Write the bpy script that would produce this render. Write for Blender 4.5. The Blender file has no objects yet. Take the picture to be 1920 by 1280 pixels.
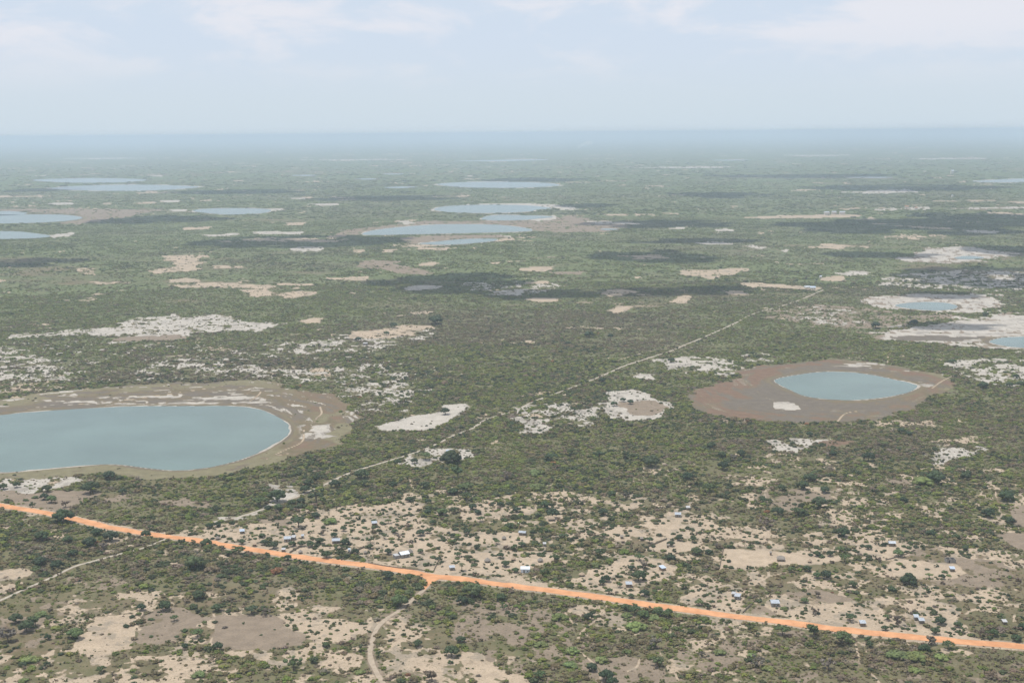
import bpy, bmesh, math, random
import numpy as np
from mathutils import Matrix, Vector
C = bpy.context.scene.collection
D = bpy.data
R = math.radians
SC = bpy.context.scene

# ------------------------------------------------------------------ camera
FPX, HCAM = 2400.0, 300.0            # focal length in photograph pixels (1920 wide), height above ground in metres
PITCH = math.atan((640 - 249) / FPX)
ROLL = R(0.46)
cam = D.objects.new('camera', D.cameras.new('camera'))
C.objects.link(cam)
cam.data.sensor_width = 36
cam.data.lens = 36 * FPX / 1920
cam.data.clip_start = 1
cam.data.clip_end = 200000
ROT = Matrix.Rotation(R(90) - PITCH, 3, 'X') @ Matrix.Rotation(-ROLL, 3, 'Z')
cam.matrix_world = Matrix.Translation((0, 0, HCAM)) @ ROT.to_4x4()
SC.camera = cam

# ------------------------------------------------------------------ light and sky
SUN_EL, SUN_AZ = R(77), R(-75)       # azimuth measured from +Y (the view direction) towards +X
sd = Vector((math.sin(SUN_AZ) * math.cos(SUN_EL), math.cos(SUN_AZ) * math.cos(SUN_EL), math.sin(SUN_EL)))
sun = D.objects.new('sun', D.lights.new('sun', 'SUN'))
C.objects.link(sun)
sun.data.energy = 3.8
sun.data.angle = R(0.6)
sun.data.color = (1, 0.955, 0.885)
sun.rotation_euler = sd.to_track_quat('Z', 'Y').to_euler()
world = D.worlds.new('World')
SC.world = world
world.use_nodes = True
SC.view_settings.view_transform = 'Standard'
SC.view_settings.look = 'None'
SC.view_settings.exposure = 0.0
SC.view_settings.gamma = 1
SC.view_settings.use_curve_mapping = False
SC.cycles.max_bounces = 6
SC.cycles.diffuse_bounces = 3
SC.cycles.glossy_bounces = 2
SC.cycles.volume_bounces = 2
SC.cycles.transparent_max_bounces = 8
SC.cycles.use_denoising = True


class NT:
    def __init__(self, tree):
        self.t = tree
        tree.nodes.clear()

    def n(self, typ, **kw):
        nd = self.t.nodes.new(typ)
        for k, v in kw.items():
            setattr(nd, k, v)
        return nd

    def put(self, sock, v):
        if isinstance(v, bpy.types.NodeSocket):
            self.t.links.new(v, sock)
        elif isinstance(v, (tuple, list)) and len(v) == 3 and len(sock.default_value) == 4:
            sock.default_value = (*v, 1)
        else:
            sock.default_value = v

    def math(self, op, a, b=0.0, c=0.0, clamp=False):
        nd = self.n('ShaderNodeMath', operation=op, use_clamp=clamp)
        self.put(nd.inputs[0], a); self.put(nd.inputs[1], b); self.put(nd.inputs[2], c)
        return nd.outputs[0]

    def mix(self, f, a, b, blend='MIX'):
        nd = self.n('ShaderNodeMix', data_type='RGBA', blend_type=blend)
        self.put(nd.inputs[0], f); self.put(nd.inputs[6], a); self.put(nd.inputs[7], b)
        return nd.outputs[2]

    def rng(self, v, a, b, c=0.0, d=1.0, smooth=True):
        nd = self.n('ShaderNodeMapRange')
        nd.interpolation_type = 'SMOOTHSTEP' if smooth else 'LINEAR'
        self.put(nd.inputs[0], v)
        for i, k in enumerate((a, b, c, d)):
            self.put(nd.inputs[i + 1], k)
        return nd.outputs[0]

    def noise(self, vec, scale, detail=4, rough=0.55, dist=0.0):
        nd = self.n('ShaderNodeTexNoise')
        self.put(nd.inputs['Vector'], vec)
        nd.inputs['Scale'].default_value = scale
        nd.inputs['Detail'].default_value = detail
        nd.inputs['Roughness'].default_value = rough
        nd.inputs['Distortion'].default_value = dist
        return nd.outputs[0]

    def vmath(self, op, a, b=(0, 0, 0)):
        nd = self.n('ShaderNodeVectorMath', operation=op)
        self.put(nd.inputs[0], a); self.put(nd.inputs[1], b)
        return nd.outputs[0]


def build_world():
    t = NT(world.node_tree)
    out = t.n('ShaderNodeOutputWorld')
    bg = t.n('ShaderNodeBackground')
    sky = t.n('ShaderNodeTexSky')
    sky.sky_type = 'NISHITA'
    sky.sun_disc = False
    sky.sun_elevation = SUN_EL
    sky.sun_rotation = SUN_AZ
    sky.altitude = 300
    sky.air_density = 1.0
    sky.dust_density = 2.0
    sky.ozone_density = 1.5
    co = t.n('ShaderNodeTexCoord').outputs['Generated']
    sep = t.n('ShaderNodeSeparateXYZ')
    t.put(sep.inputs[0], co)
    z = t.math('MAXIMUM', sep.outputs[2], 0.0)
    comb = t.n('ShaderNodeCombineXYZ')
    t.put(comb.inputs[0], sep.outputs[0]); t.put(comb.inputs[1], sep.outputs[1])
    t.put(comb.inputs[2], t.math('MULTIPLY', t.math('POWER', z, .8), 2.1))
    n1 = t.noise(comb.outputs[0], 10.0, 7, 0.58, 0.4)
    n2 = t.noise(comb.outputs[0], 2.2, 3, 0.5, 0.1)
    cl = t.rng(t.math('ADD', t.math('MULTIPLY', n1, 0.6), t.math('MULTIPLY', n2, 0.4)), 0.44, 0.57)
    # the flat cloud layer thins into milky air towards the horizon
    vis = t.rng(z, 0.02, 0.085)
    milk = t.mix(t.rng(z, 0.0, 0.09), (6.5, 7.5, 8.3), (6.8, 7.6, 8.7))
    base = t.mix(t.rng(z, 0.10, 0.7, 0.95, 0.55), sky.outputs[0], milk)
    warm = t.mix(cl, (6.4, 7.35, 8.6), (8.0, 8.15, 8.8))
    col = t.mix(t.math('MULTIPLY', vis, 0.9), base, warm)
    col = t.mix(t.rng(z, 0.25, 0.8), col, t.mix(t.math('MULTIPLY', cl, 0.6), base, (8.0, 8.1, 8.4)))
    t.put(bg.inputs[0], col)
    bg.inputs[1].default_value = 0.1
    t.t.links.new(bg.outputs[0], out.inputs[0])


build_world()

# ------------------------------------------------------------------ projection between photograph pixels and the ground
RN = np.array(ROT)


def unproj(u, v, z=0.0):
    u = np.asarray(u, float); v = np.asarray(v, float)
    d = np.stack([(u - 960) / FPX, -(v - 640) / FPX, -np.ones_like(u)], -1) @ RN.T
    t = (z - HCAM) / d[..., 2]
    return d[..., 0] * t, d[..., 1] * t


def proj(x, y, z=0.0):
    p = np.stack([np.asarray(x, float), np.asarray(y, float), np.full(np.shape(x), z - HCAM, float)], -1) @ RN
    return 960 + FPX * p[..., 0] / -p[..., 2], 640 - FPX * p[..., 1] / -p[..., 2]


def mpp(u, v):
    x, y = unproj(u, v)
    return float(math.sqrt(x * x + y * y + HCAM * HCAM) / math.sqrt(FPX ** 2 + (u - 960) ** 2 + (v - 640) ** 2))


# ------------------------------------------------------------------ numpy noise
def _h(ix, iy, s):
    n = (ix.astype(np.int64) * 374761393 + iy.astype(np.int64) * 668265263 + s * 974634777) & 0xFFFFFFFF
    n = ((n ^ (n >> 13)) * 1274126177) & 0xFFFFFFFF
    return ((n ^ (n >> 16)) & 0xFFFFFF) / float(0xFFFFFF)


def vnoise(x, y, s):
    ix = np.floor(x); iy = np.floor(y)
    fx = x - ix; fy = y - iy
    fx = fx * fx * (3 - 2 * fx); fy = fy * fy * (3 - 2 * fy)
    a = _h(ix, iy, s); b = _h(ix + 1, iy, s); c = _h(ix, iy + 1, s); d = _h(ix + 1, iy + 1, s)
    return (a * (1 - fx) + b * fx) * (1 - fy) + (c * (1 - fx) + d * fx) * fy


def fbm(x, y, size, octs, s=0, rough=0.55):
    tot = 0; amp = 1; nrm = 0
    ca, sa = math.cos(0.6), math.sin(0.6)
    x = x / size; y = y / size
    for o in range(octs):
        tot = tot + amp * vnoise(x + 17.3 * o, y - 9.1 * o, s + o)
        nrm += amp; amp *= rough
        x, y = (ca * x - sa * y) * 2.03, (sa * x + ca * y) * 2.03
    return tot / nrm


def sstep(a, b, t):
    t = np.clip((t - a) / (b - a), 0, 1)
    return t * t * (3 - 2 * t)


def spline_closed(pts, k=6):
    P = np.array(pts, float); n = len(P); out = []
    for i in range(n):
        p0, p1, p2, p3 = P[(i - 1) % n], P[i], P[(i + 1) % n], P[(i + 2) % n]
        for j in range(k):
            t = j / k
            out.append(0.5 * ((2 * p1) + (-p0 + p2) * t + (2 * p0 - 5 * p1 + 4 * p2 - p3) * t * t + (-p0 + 3 * p1 - 3 * p2 + p3) * t ** 3))
    return np.array(out)


def spline_open(pts, k=6):
    P = np.array(pts, float)
    P = np.vstack([2 * P[0] - P[1], P, 2 * P[-1] - P[-2]]); out = []
    for i in range(1, len(P) - 2):
        p0, p1, p2, p3 = P[i - 1], P[i], P[i + 1], P[i + 2]
        for j in range(k):
            t = j / k
            out.append(0.5 * ((2 * p1) + (-p0 + p2) * t + (2 * p0 - 5 * p1 + 4 * p2 - p3) * t * t + (-p0 + 3 * p1 - 3 * p2 + p3) * t ** 3))
    out.append(P[-2])
    return np.array(out)


def world_poly(px):
    px = np.asarray(px, float)
    x, y = unproj(px[:, 0], px[:, 1])
    return np.stack([x, y], 1)


def sdist(x, y, P, pad):
    """signed distance in metres to world polygon P, positive inside; -1e9 outside the padded box"""
    out = np.full(x.shape, -1e9)
    b = (x > P[:, 0].min() - pad) & (x < P[:, 0].max() + pad) & (y > P[:, 1].min() - pad) & (y < P[:, 1].max() + pad)
    idx = np.nonzero(b)[0]
    if not len(idx):
        return out
    px, py = x[idx], y[idx]
    best = np.full(len(idx), 1e18); ins = np.zeros(len(idx), bool)
    n = len(P)
    for i in range(n):
        ax, ay = P[i]; bx, by = P[(i + 1) % n]
        ex, ey = bx - ax, by - ay
        wx, wy = px - ax, py - ay
        t = np.clip((wx * ex + wy * ey) / (ex * ex + ey * ey + 1e-9), 0, 1)
        d = (wx - t * ex) ** 2 + (wy - t * ey) ** 2
        best = np.minimum(best, d)
        if ay != by:
            ins ^= ((ay > py) != (by > py)) & (px < ex * (py - ay) / ey + ax)
    out[idx] = np.sqrt(best) * np.where(ins, 1, -1)
    return out


def pdist(x, y, L, reach):
    """distance in metres to an open polyline L, 1e9 beyond its reach"""
    out = np.full(x.shape, 1e9)
    b = (x > L[:, 0].min() - reach) & (x < L[:, 0].max() + reach) & (y > L[:, 1].min() - reach) & (y < L[:, 1].max() + reach)
    idx = np.nonzero(b)[0]
    if not len(idx):
        return out
    px, py = x[idx], y[idx]; best = np.full(len(idx), 1e18)
    for i in range(len(L) - 1):
        ax, ay = L[i]; ex, ey = L[i + 1] - L[i]
        lo, hi = min(ax, ax + ex) - reach, max(ax, ax + ex) + reach
        m = (px > lo) & (px < hi)
        wx, wy = px[m] - ax, py[m] - ay
        t = np.clip((wx * ex + wy * ey) / (ex * ex + ey * ey + 1e-9), 0, 1)
        best[m] = np.minimum(best[m], (wx - t * ex) ** 2 + (wy - t * ey) ** 2)
    out[idx] = np.sqrt(best)
    return out


# ------------------------------------------------------------------ map data, traced in photograph pixels and laid on the ground
ROAD = [(-160, 928), (-60, 938), (0, 947.3), (43, 954), (97, 963), (150, 975), (200, 987), (250, 996), (300, 1004), (350, 1009.5), (400, 1018), (450, 1027), (500, 1034), (550, 1042), (600, 1049), (640, 1054), (707, 1062), (773, 1073), (813, 1080), (873, 1086), (940, 1095), (1007, 1103.5), (1073, 1112), (1140, 1122), (1207, 1132), (1280, 1142), (1347, 1151), (1413, 1159), (1480, 1167), (1547, 1176), (1613, 1183.5), (1680, 1190.5), (1747, 1197), (1813, 1203), (1880, 1208), (1920, 1211.5), (2100, 1228), (2300, 1246)]
TRACKS = {
    'sandy_track': (3.1, [(811, 1082), (797, 1103), (773, 1123), (750, 1143), (723, 1160), (707, 1177), (698, 1197), (693, 1220), (697, 1240), (707, 1260), (718, 1280), (740, 1330)]),
    'pale_track': (2.5, [(317, 1008), (267, 1027), (217, 1040), (173, 1052), (143, 1060), (117, 1072), (90, 1085), (67, 1095), (33, 1110), (0, 1125), (-60, 1150)]),
    'long_track': (2.95, [(400, 978), (433, 972), (467, 963), (533, 940), (600, 912), (640, 893), (667, 882), (707, 870), (747, 858), (773, 850), (800, 840), (827, 828), (853, 815), (887, 802), (907, 788), (930, 780), (967, 768), (1007, 750), (1057, 732), (1107, 713), (1147, 696), (1173, 685), (1213, 672), (1260, 657), (1280, 648), (1313, 635), (1347, 620), (1380, 605), (1413, 588), (1453, 577), (1487, 567), (1517, 555), (1545, 543)]),
}
PATHS = [  # narrow footpaths, worn into the ground cover
    (1.3, [(1213, 1029), (1210, 1038), (1214, 1048)]),
    (1.5, [(1081, 1203), (1092, 1183), (1115, 1165), (1135, 1160), (1165, 1160)]), (1.1, [(1092, 1185), (1120, 1200), (1160, 1215)]),
    (1.2, [(1176, 1258), (1195, 1248), (1203, 1230), (1240, 1218), (1252, 1200), (1260, 1180), (1278, 1172)]),
    (1.1, [(1085, 1220), (1110, 1240), (1122, 1260), (1130, 1285)]), (1.1, [(1240, 1240), (1262, 1258), (1272, 1275)]),
    (1.2, [(1602, 1192), (1607, 1218), (1611, 1232), (1610, 1250)]), (1.1, [(1622, 1222), (1643, 1210), (1660, 1204)]),
    (1.4, [(1622, 1255), (1640, 1268), (1652, 1285)]), (1.3, [(1059, 1147), (1068, 1160), (1080, 1170)]),
    (1.6, [(415, 1040), (428, 1052), (408, 1070), (402, 1085), (398, 1105), (390, 1135)]), (1.4, [(400, 1150), (408, 1175), (395, 1205), (420, 1222)]),
    (1.8, [(1378, 1110), (1400, 1100), (1418, 1092), (1440, 1080), (1440, 1070)]), (1.4, [(1440, 1080), (1475, 1072)]),
    (1.8, [(1739, 1126), (1745, 1115), (1755, 1108), (1765, 1115), (1762, 1122)]), (1.8, [(1800, 1157), (1820, 1145), (1838, 1138), (1848, 1118), (1856, 1100)]),
    (2.0, [(0, 1112), (20, 1095)]), (1.8, [(1436, 917), (1434, 930), (1440, 940)]), (1.8, [(1570, 790), (1585, 775), (1612, 770)]),
    (1.8, [(1665, 680), (1666, 665), (1672, 661)]), (1.8, [(1747, 728), (1765, 715), (1785, 705)]), (1.6, [(640, 878), (650, 880), (663, 882)]),
    (2.2, [(250, 748), (320, 738), (400, 726), (430, 720)]), (1.8, [(468, 752), (485, 740), (492, 728)]), (2.2, [(150, 757), (200, 752), (250, 748)]),
    (1.8, [(585, 803), (592, 785), (603, 775), (600, 762)]), (1.8, [(500, 860), (530, 845), (566, 828), (570, 805)]), (2.0, [(480, 860), (540, 850)]),
    (2.2, [(1152, 678), (1165, 673), (1190, 666), (1235, 655)]), (2.4, [(560, 984), (600, 980), (640, 985)]),
    (1.6, [(1350, 1068), (1360, 1028)]), (1.6, [(1205, 1029), (1250, 1011)]), (1.3, [(1862, 905), (1868, 930), (1872, 950), (1880, 975)]),
    (2.6, [(1600, 1030), (1640, 1035), (1720, 1060)]), (1.6, [(700, 905), (760, 895), (775, 915)]), (2.0, [(1313, 620), (1335, 625), (1347, 620)]),
]
# name, outline, class of the rim, rim width (m)
LAKES = [
    ('big_lake', [(0, 778), (50, 773), (133, 767), (233, 762), (333, 761), (450, 762), (500, 772), (533, 790), (542, 803), (537, 818), (500, 840), (450, 862), (383, 877), (333, 881), (283, 878), (233, 872), (200, 870), (150, 873), (67, 880), (0, 885), (-120, 887), (-210, 872), (-240, 840), (-210, 803), (-100, 786)], 2.2, 11),
    ('oval_lake', [(1453, 712), (1480, 705), (1530, 698), (1580, 697), (1630, 702), (1680, 712), (1713, 720), (1719, 726), (1697, 737), (1647, 746), (1597, 750), (1563, 749), (1513, 743), (1480, 730), (1460, 720)], 2.2, 11),
    ('small_lake', [(1678, 573), (1700, 568), (1738, 566), (1775, 568), (1795, 574), (1785, 580), (1750, 582), (1710, 579)], 5, 8),
    ('edge_lake', [(1855, 640), (1880, 633), (1920, 631), (1990, 629), (2060, 638), (2050, 652), (1980, 656), (1920, 652), (1880, 648)], 5, 14),
    ('basin_pond', [(1790, 483), (1815, 480), (1845, 483), (1830, 485.5), (1800, 486)], 0, 0),
    ('far_lake', [(60, 338), (100, 335.5), (180, 334), (250, 335.5), (277, 338), (230, 342), (160, 343), (100, 341.5)], 0, 0),
    ('far_lake', [(95, 353), (140, 349), (200, 347), (270, 346.5), (330, 348), (373, 350.5), (330, 355), (250, 358), (170, 357.5), (120, 355.5)], 25, 0),
    ('far_lake', [(362, 396), (380, 392), (420, 390.5), (460, 390.5), (500, 392), (508, 395.5), (490, 400), (440, 402.5), (400, 401)], 16, 0),
    ('far_lake', [(-60, 400), (-20, 397), (20, 396), (50, 399), (45, 402), (10, 404), (-40, 404)], 0, 0),
    ('far_lake', [(-120, 412), (-60, 404.5), (40, 402.5), (110, 402.5), (148, 406), (152, 410), (120, 415), (50, 418.5), (-30, 418.5)], 0, 22),
    ('far_lake', [(-90, 440), (-30, 434), (30, 434), (65, 437.5), (94, 442), (80, 446), (30, 448), (-50, 448)], 0, 0),
    ('far_lake', [(820, 346), (840, 343), (880, 341.5), (950, 341), (1020, 343), (1050, 347), (1020, 350.5), (960, 352.5), (890, 352), (850, 350)], 25, 0),
    ('far_lake', [(814, 392), (835, 387), (880, 384.5), (940, 384), (1000, 386), (1034, 391), (1005, 394), (990, 397), (930, 399.5), (860, 399), (825, 396)], 18, 0),
    ('far_lake', [(903, 411), (915, 405), (945, 403), (985, 404), (1015, 404.5), (1038, 407), (1010, 410), (975, 413), (930, 413.5)], 10, 0),
    ('far_lake', [(679, 439), (700, 432), (750, 426), (810, 421.5), (860, 420.5), (930, 421.5), (975, 426), (998, 431), (985, 434), (930, 436), (840, 438), (760, 440), (700, 441)], 13, 0),
    ('far_lake', [(787, 457), (820, 453), (860, 449), (900, 447.5), (930, 448.5), (925, 452), (890, 456), (840, 459)], 9, 0),
    ('far_pond', [(720, 351.5), (750, 349.8), (783, 350.5), (765, 352.5), (735, 353)], 0, 0),
    ('far_pond', [(663, 336), (690, 334.8), (710, 335.5), (690, 337)], 0, 0),
    ('far_pond', [(712, 326.6), (735, 325.6), (758, 326.2), (735, 327.6)], 0, 0),
    ('far_lake', [(857, 301.3), (920, 300.2), (990, 299), (1030, 299.3), (990, 301.5), (910, 302.5)], 0, 0),
    ('far_pond', [(1125, 430), (1140, 428.5), (1160, 430), (1142, 431.8)], 0, 0),
    ('far_pond', [(545, 329), (570, 327.8), (595, 328.8), (570, 330.4)], 0, 0),
    ('far_lake', [(1822, 340), (1860, 337.5), (1900, 335.5), (1990, 334), (2020, 338), (1920, 341.5), (1860, 342)], 30, 0),
    ('far_pond', [(1587, 333), (1630, 331.8), (1677, 332.6), (1640, 334)], 0, 0),
    ('far_pond', [(1330, 300.6), (1370, 299.6), (1407, 300), (1370, 301.5)], 0, 0),
]
# class, cover, remaining vegetation, outline
SAND, CHALK, FIELD, RED, OLIVE, DAMP = range(6)
PATCH = [
    (SAND, .35, .6, [(560, 960), (800, 925), (1100, 915), (1300, 945), (1600, 985), (1880, 1020), (1960, 1060), (1960, 1120), (1850, 1196), (1613, 1178), (1400, 1152), (1140, 1115), (940, 1088), (640, 1050)]),
    (FIELD, .36, .85, [(-60, 1120), (130, 1100), (350, 1090), (620, 1110), (700, 1160), (1000, 1130), (1080, 1200), (1000, 1320), (-60, 1320)]),
    (SAND, .27, .8, [(-60, 1140), (130, 1110), (350, 1100), (620, 1110), (700, 1160), (980, 1200), (1000, 1320), (-60, 1320)]),
    (FIELD, .2, 1.1, [(1000, 1130), (1300, 1165), (1700, 1210), (1960, 1225), (1960, 1320), (950, 1320)]),
    (SAND, .25, .7, [(1150, 880), (1450, 850), (1900, 880), (1960, 1000), (1600, 985), (1300, 945)]),
    (CHALK, .19, .85, [(-60, 640), (300, 640), (700, 650), (820, 700), (760, 790), (600, 720), (300, 705), (-60, 740)]),
    (CHALK, .8, .15, [(0, 895), (60, 897), (135, 892), (140, 902), (95, 915), (60, 925), (0, 930)]),
    (FIELD, .9, .05, [(0, 918), (60, 920), (110, 922), (183, 926), (160, 940), (115, 958), (60, 952), (0, 943), (-60, 935), (-60, 918)]),
    (FIELD, .6, .2, [(300, 938), (350, 935), (390, 943), (395, 953), (340, 950), (305, 948)]),
    (FIELD, .5, .2, [(160, 928), (240, 925), (240, 937), (170, 945)]),
    (SAND, .85, .1, [(-40, 1070), (0, 1073), (20, 1067), (63, 1075), (50, 1093), (27, 1103), (0, 1113), (-40, 1120)]),
    (FIELD, .5, .4, [(0, 1125), (130, 1095), (140, 1130), (90, 1170), (150, 1215), (0, 1240)]),
    (SAND, .52, .4, [(133, 1113), (300, 1100), (360, 1117), (400, 1135), (300, 1150), (183, 1150), (83, 1147)]),
    (SAND, .45, .4, [(0, 1215), (133, 1213), (300, 1220), (467, 1250), (400, 1300), (0, 1300)]),
    (SAND, .92, .1, [(187, 1160), (243, 1148), (263, 1153), (257, 1180), (240, 1213), (200, 1215), (143, 1210), (167, 1183)]),
    (FIELD, .85, .1, [(263, 1157), (300, 1137), (350, 1137), (400, 1157), (377, 1177), (350, 1193), (300, 1207), (253, 1210)]),
    (SAND, .6, .3, [(370, 1170), (400, 1160), (410, 1180), (395, 1205), (345, 1215), (345, 1195)]),
    (SAND, .9, .08, [(520, 1153), (567, 1147), (583, 1163), (640, 1167), (700, 1173), (667, 1193), (633, 1200), (600, 1207), (567, 1190)]),
    (FIELD, .97, .02, [(393, 1150), (467, 1150), (520, 1157), (567, 1193), (550, 1210), (483, 1217), (417, 1213), (393, 1203), (410, 1180)]),
    (SAND, .8, .2, [(420, 1220), (500, 1213), (550, 1220), (593, 1213), (580, 1243), (533, 1247), (483, 1233), (427, 1230)]),
    (SAND, .5, .4, [(493, 1127), (550, 1113), (587, 1110), (600, 1137), (640, 1143), (600, 1150), (520, 1150)]),
    (CHALK, .85, .2, [(400, 970), (450, 963), (473, 970), (417, 975)]),
    (FIELD, .9, .05, [(483, 975), (550, 975), (548, 988), (500, 990)]),
    (CHALK, .7, .25, [(500, 912), (530, 910), (567, 915), (560, 935), (530, 945), (470, 965), (465, 960), (510, 935), (505, 920)]),
    (SAND, .72, .15, [(340, 1003), (380, 985), (420, 985), (520, 983), (640, 990), (640, 1052), (540, 1038), (450, 1022), (370, 1010)]),
    (SAND, .55, .35, [(560, 960), (640, 950), (700, 955), (690, 1000), (640, 1000), (560, 990)]),
    (SAND, .84, .06, [(640, 993), (690, 960), (733, 947), (783, 945), (783, 987), (840, 997), (940, 993), (990, 993), (1023, 1010), (1033, 1047), (1000, 1073), (1040, 1105), (940, 1089), (873, 1081), (813, 1075), (707, 1058), (640, 1050)]),
    (SAND, .75, .12, [(857, 948), (1000, 950), (990, 963), (940, 970), (923, 980), (880, 970)]),
    (SAND, .5, .5, [(1000, 970), (1040, 933), (1107, 927), (1257, 970), (1240, 1010), (1207, 1027), (1107, 1007), (1023, 1003)]),
    (SAND, .7, .15, [(1150, 985), (1210, 978), (1290, 972), (1345, 960), (1350, 990), (1290, 1010), (1210, 1020), (1160, 1010)]),
    (SAND, .86, .08, [(1177, 1050), (1232, 1049), (1279, 1065), (1265, 1087), (1238, 1088), (1205, 1083), (1215, 1095), (1230, 1115), (1260, 1118), (1279, 1106), (1387, 1102), (1420, 1108), (1412, 1130), (1390, 1147), (1265, 1131), (1198, 1120), (1130, 1110), (1060, 1100), (1042, 1085), (1090, 1068), (1130, 1065)]),
    (SAND, .98, .01, [(1206, 1029), (1250, 1011), (1299, 1013), (1322, 1019), (1320, 1031), (1292, 1033), (1252, 1037), (1225, 1034)]),
    (SAND, .5, .4, [(1280, 1000), (1350, 985), (1430, 990), (1470, 1010), (1560, 1015), (1600, 1020), (1560, 1035), (1440, 1030), (1350, 1024), (1280, 1010)]),
    (SAND, .5, .4, [(1325, 1020), (1357, 1026), (1349, 1064), (1300, 1062), (1280, 1042)]),
    (SAND, .98, .01, [(1357, 1026), (1400, 1028), (1445, 1028), (1450, 1032), (1502, 1039), (1550, 1040), (1591, 1042), (1570, 1050), (1529, 1057), (1502, 1058), (1475, 1058), (1461, 1060), (1414, 1064), (1380, 1068), (1349, 1064)]),
    (FIELD, .6, .3, [(1681, 1035), (1762, 1024), (1844, 1032), (1860, 1044), (1910, 1075), (1851, 1098), (1776, 1096), (1722, 1090), (1680, 1060)]),
    (SAND, .45, .4, [(1700, 1020), (1762, 1022), (1900, 1035), (1910, 1050), (1860, 1050), (1780, 1040)]),
    (SAND, .93, .03, [(1600, 1031), (1613, 1016), (1647, 1014), (1681, 1014), (1722, 1028), (1695, 1040), (1661, 1050), (1641, 1045), (1600, 1045)]),
    (SAND, .96, .02, [(1661, 1054), (1684, 1047), (1735, 1054), (1767, 1055), (1790, 1060), (1810, 1073), (1796, 1081), (1762, 1086), (1722, 1086), (1692, 1082), (1668, 1079), (1641, 1070)]),
    (SAND, .82, .12, [(1444, 1106), (1502, 1107), (1556, 1108), (1610, 1127), (1650, 1121), (1740, 1126), (1785, 1132), (1822, 1145), (1802, 1158), (1822, 1181), (1824, 1200), (1750, 1192), (1680, 1186), (1600, 1177), (1540, 1170), (1470, 1162), (1400, 1152), (1412, 1130), (1420, 1112)]),
    (FIELD, .75, .08, [(1467, 1108), (1529, 1106), (1583, 1115), (1603, 1127), (1556, 1130), (1502, 1135), (1475, 1122)]),
    (FIELD, .85, .05, [(1416, 1128), (1440, 1135), (1465, 1152), (1462, 1158), (1400, 1150)]),
    (SAND, .97, 0, [(1525, 1092), (1532, 1089), (1543, 1090), (1546, 1095), (1535, 1097)]),
    (FIELD, .95, .02, [(1873, 1003), (1895, 997), (1960, 997), (1960, 1042), (1905, 1028), (1890, 1018)]),
    (FIELD, .85, .05, [(1895, 950), (1925, 945), (1960, 945), (1960, 990), (1900, 980)]),
    (FIELD, .65, .2, [(1437, 917), (1497, 920), (1580, 917), (1575, 930), (1553, 943), (1513, 950), (1480, 970), (1460, 960), (1420, 937)]),
    (SAND, .55, .3, [(1520, 915), (1590, 910), (1580, 922), (1530, 925)]),
    (FIELD, .8, .1, [(1660, 897), (1700, 898), (1715, 907), (1690, 910), (1665, 905)]),
    (SAND, .4, .5, [(1600, 1000), (1660, 990), (1740, 1000), (1760, 1015), (1680, 1012), (1610, 1012)]),
    (SAND, .9, .1, [(1890, 1155), (1905, 1148), (1915, 1165), (1900, 1175), (1888, 1168)]),
    (SAND, .56, .35, [(713, 1173), (773, 1170), (840, 1190), (853, 1220), (907, 1223), (940, 1247), (947, 1270), (873, 1290), (807, 1253), (723, 1277), (712, 1227)]),
    (SAND, .88, .1, [(870, 1222), (905, 1225), (940, 1262), (900, 1290), (880, 1250)]),
    (SAND, .85, .1, [(955, 1262), (985, 1265), (995, 1290), (955, 1290)]),
    (SAND, .62, .25, [(1060, 1127), (1157, 1133), (1173, 1160), (1167, 1177), (1117, 1177), (1107, 1157), (1070, 1147)]),
    (SAND, .92, .05, [(625, 1172), (707, 1172), (673, 1183), (640, 1197), (610, 1200)]),
    (SAND, .55, .4, [(600, 1205), (683, 1225), (673, 1250), (600, 1250)]),
    (FIELD, .45, .5, [(1090, 1240), (1180, 1230), (1260, 1250), (1290, 1300), (1100, 1300)]),
    (FIELD, .42, .5, [(830, 1120), (1000, 1130), (1080, 1200), (1000, 1250), (860, 1210)]),
    (FIELD, .45, .5, [(1280, 1200), (1340, 1190), (1400, 1230), (1350, 1270), (1280, 1260)]),
    (SAND, .4, .5, [(1760, 1208), (1800, 1213), (1835, 1232), (1790, 1240)]),
    # middle distance
    (CHALK, .72, .15, [(37, 627), (117, 620), (217, 612), (240, 597), (333, 588), (353, 593), (393, 590), (437, 593), (440, 602), (527, 608), (510, 622), (433, 623), (367, 625), (350, 635), (283, 640), (213, 638), (253, 628), (167, 628), (100, 632), (37, 633)]),
    (FIELD, .9, .05, [(215, 636), (250, 630), (330, 628), (350, 634), (283, 640)]),
    (SAND, .97, .01, [(560, 602), (575, 597), (603, 596), (603, 606), (570, 606)]),
    (CHALK, .5, .4, [(500, 650), (560, 640), (640, 625), (700, 620), (790, 615), (800, 630), (760, 640), (690, 655), (600, 662), (520, 662)]),
    (SAND, .85, .1, [(640, 620), (700, 618), (757, 608), (800, 612), (775, 628), (720, 634), (650, 634)]),
    (CHALK, .45, .5, [(-40, 650), (60, 655), (110, 680), (120, 710), (60, 715), (-40, 720)]),
    (CHALK, .45, .5, [(290, 680), (390, 665), (440, 680), (520, 690), (640, 690), (690, 700), (640, 720), (560, 712), (400, 705), (300, 695)]),
    (CHALK, .42, .5, [(640, 700), (690, 672), (760, 680), (780, 725), (740, 760), (680, 770), (650, 740)]),
    (CHALK, .96, .02, [(697, 800), (740, 790), (783, 777), (827, 770), (827, 760), (873, 757), (870, 767), (857, 780), (827, 798), (800, 807), (723, 806)]),
    (CHALK, .92, .04, [(1130, 733), (1187, 729), (1223, 742), (1253, 757), (1250, 777), (1277, 787), (1207, 790), (1160, 795), (1130, 773), (1153, 753), (1143, 743)]),
    (FIELD, .9, .05, [(1165, 755), (1225, 748), (1250, 765), (1235, 778), (1175, 775)]),
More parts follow.
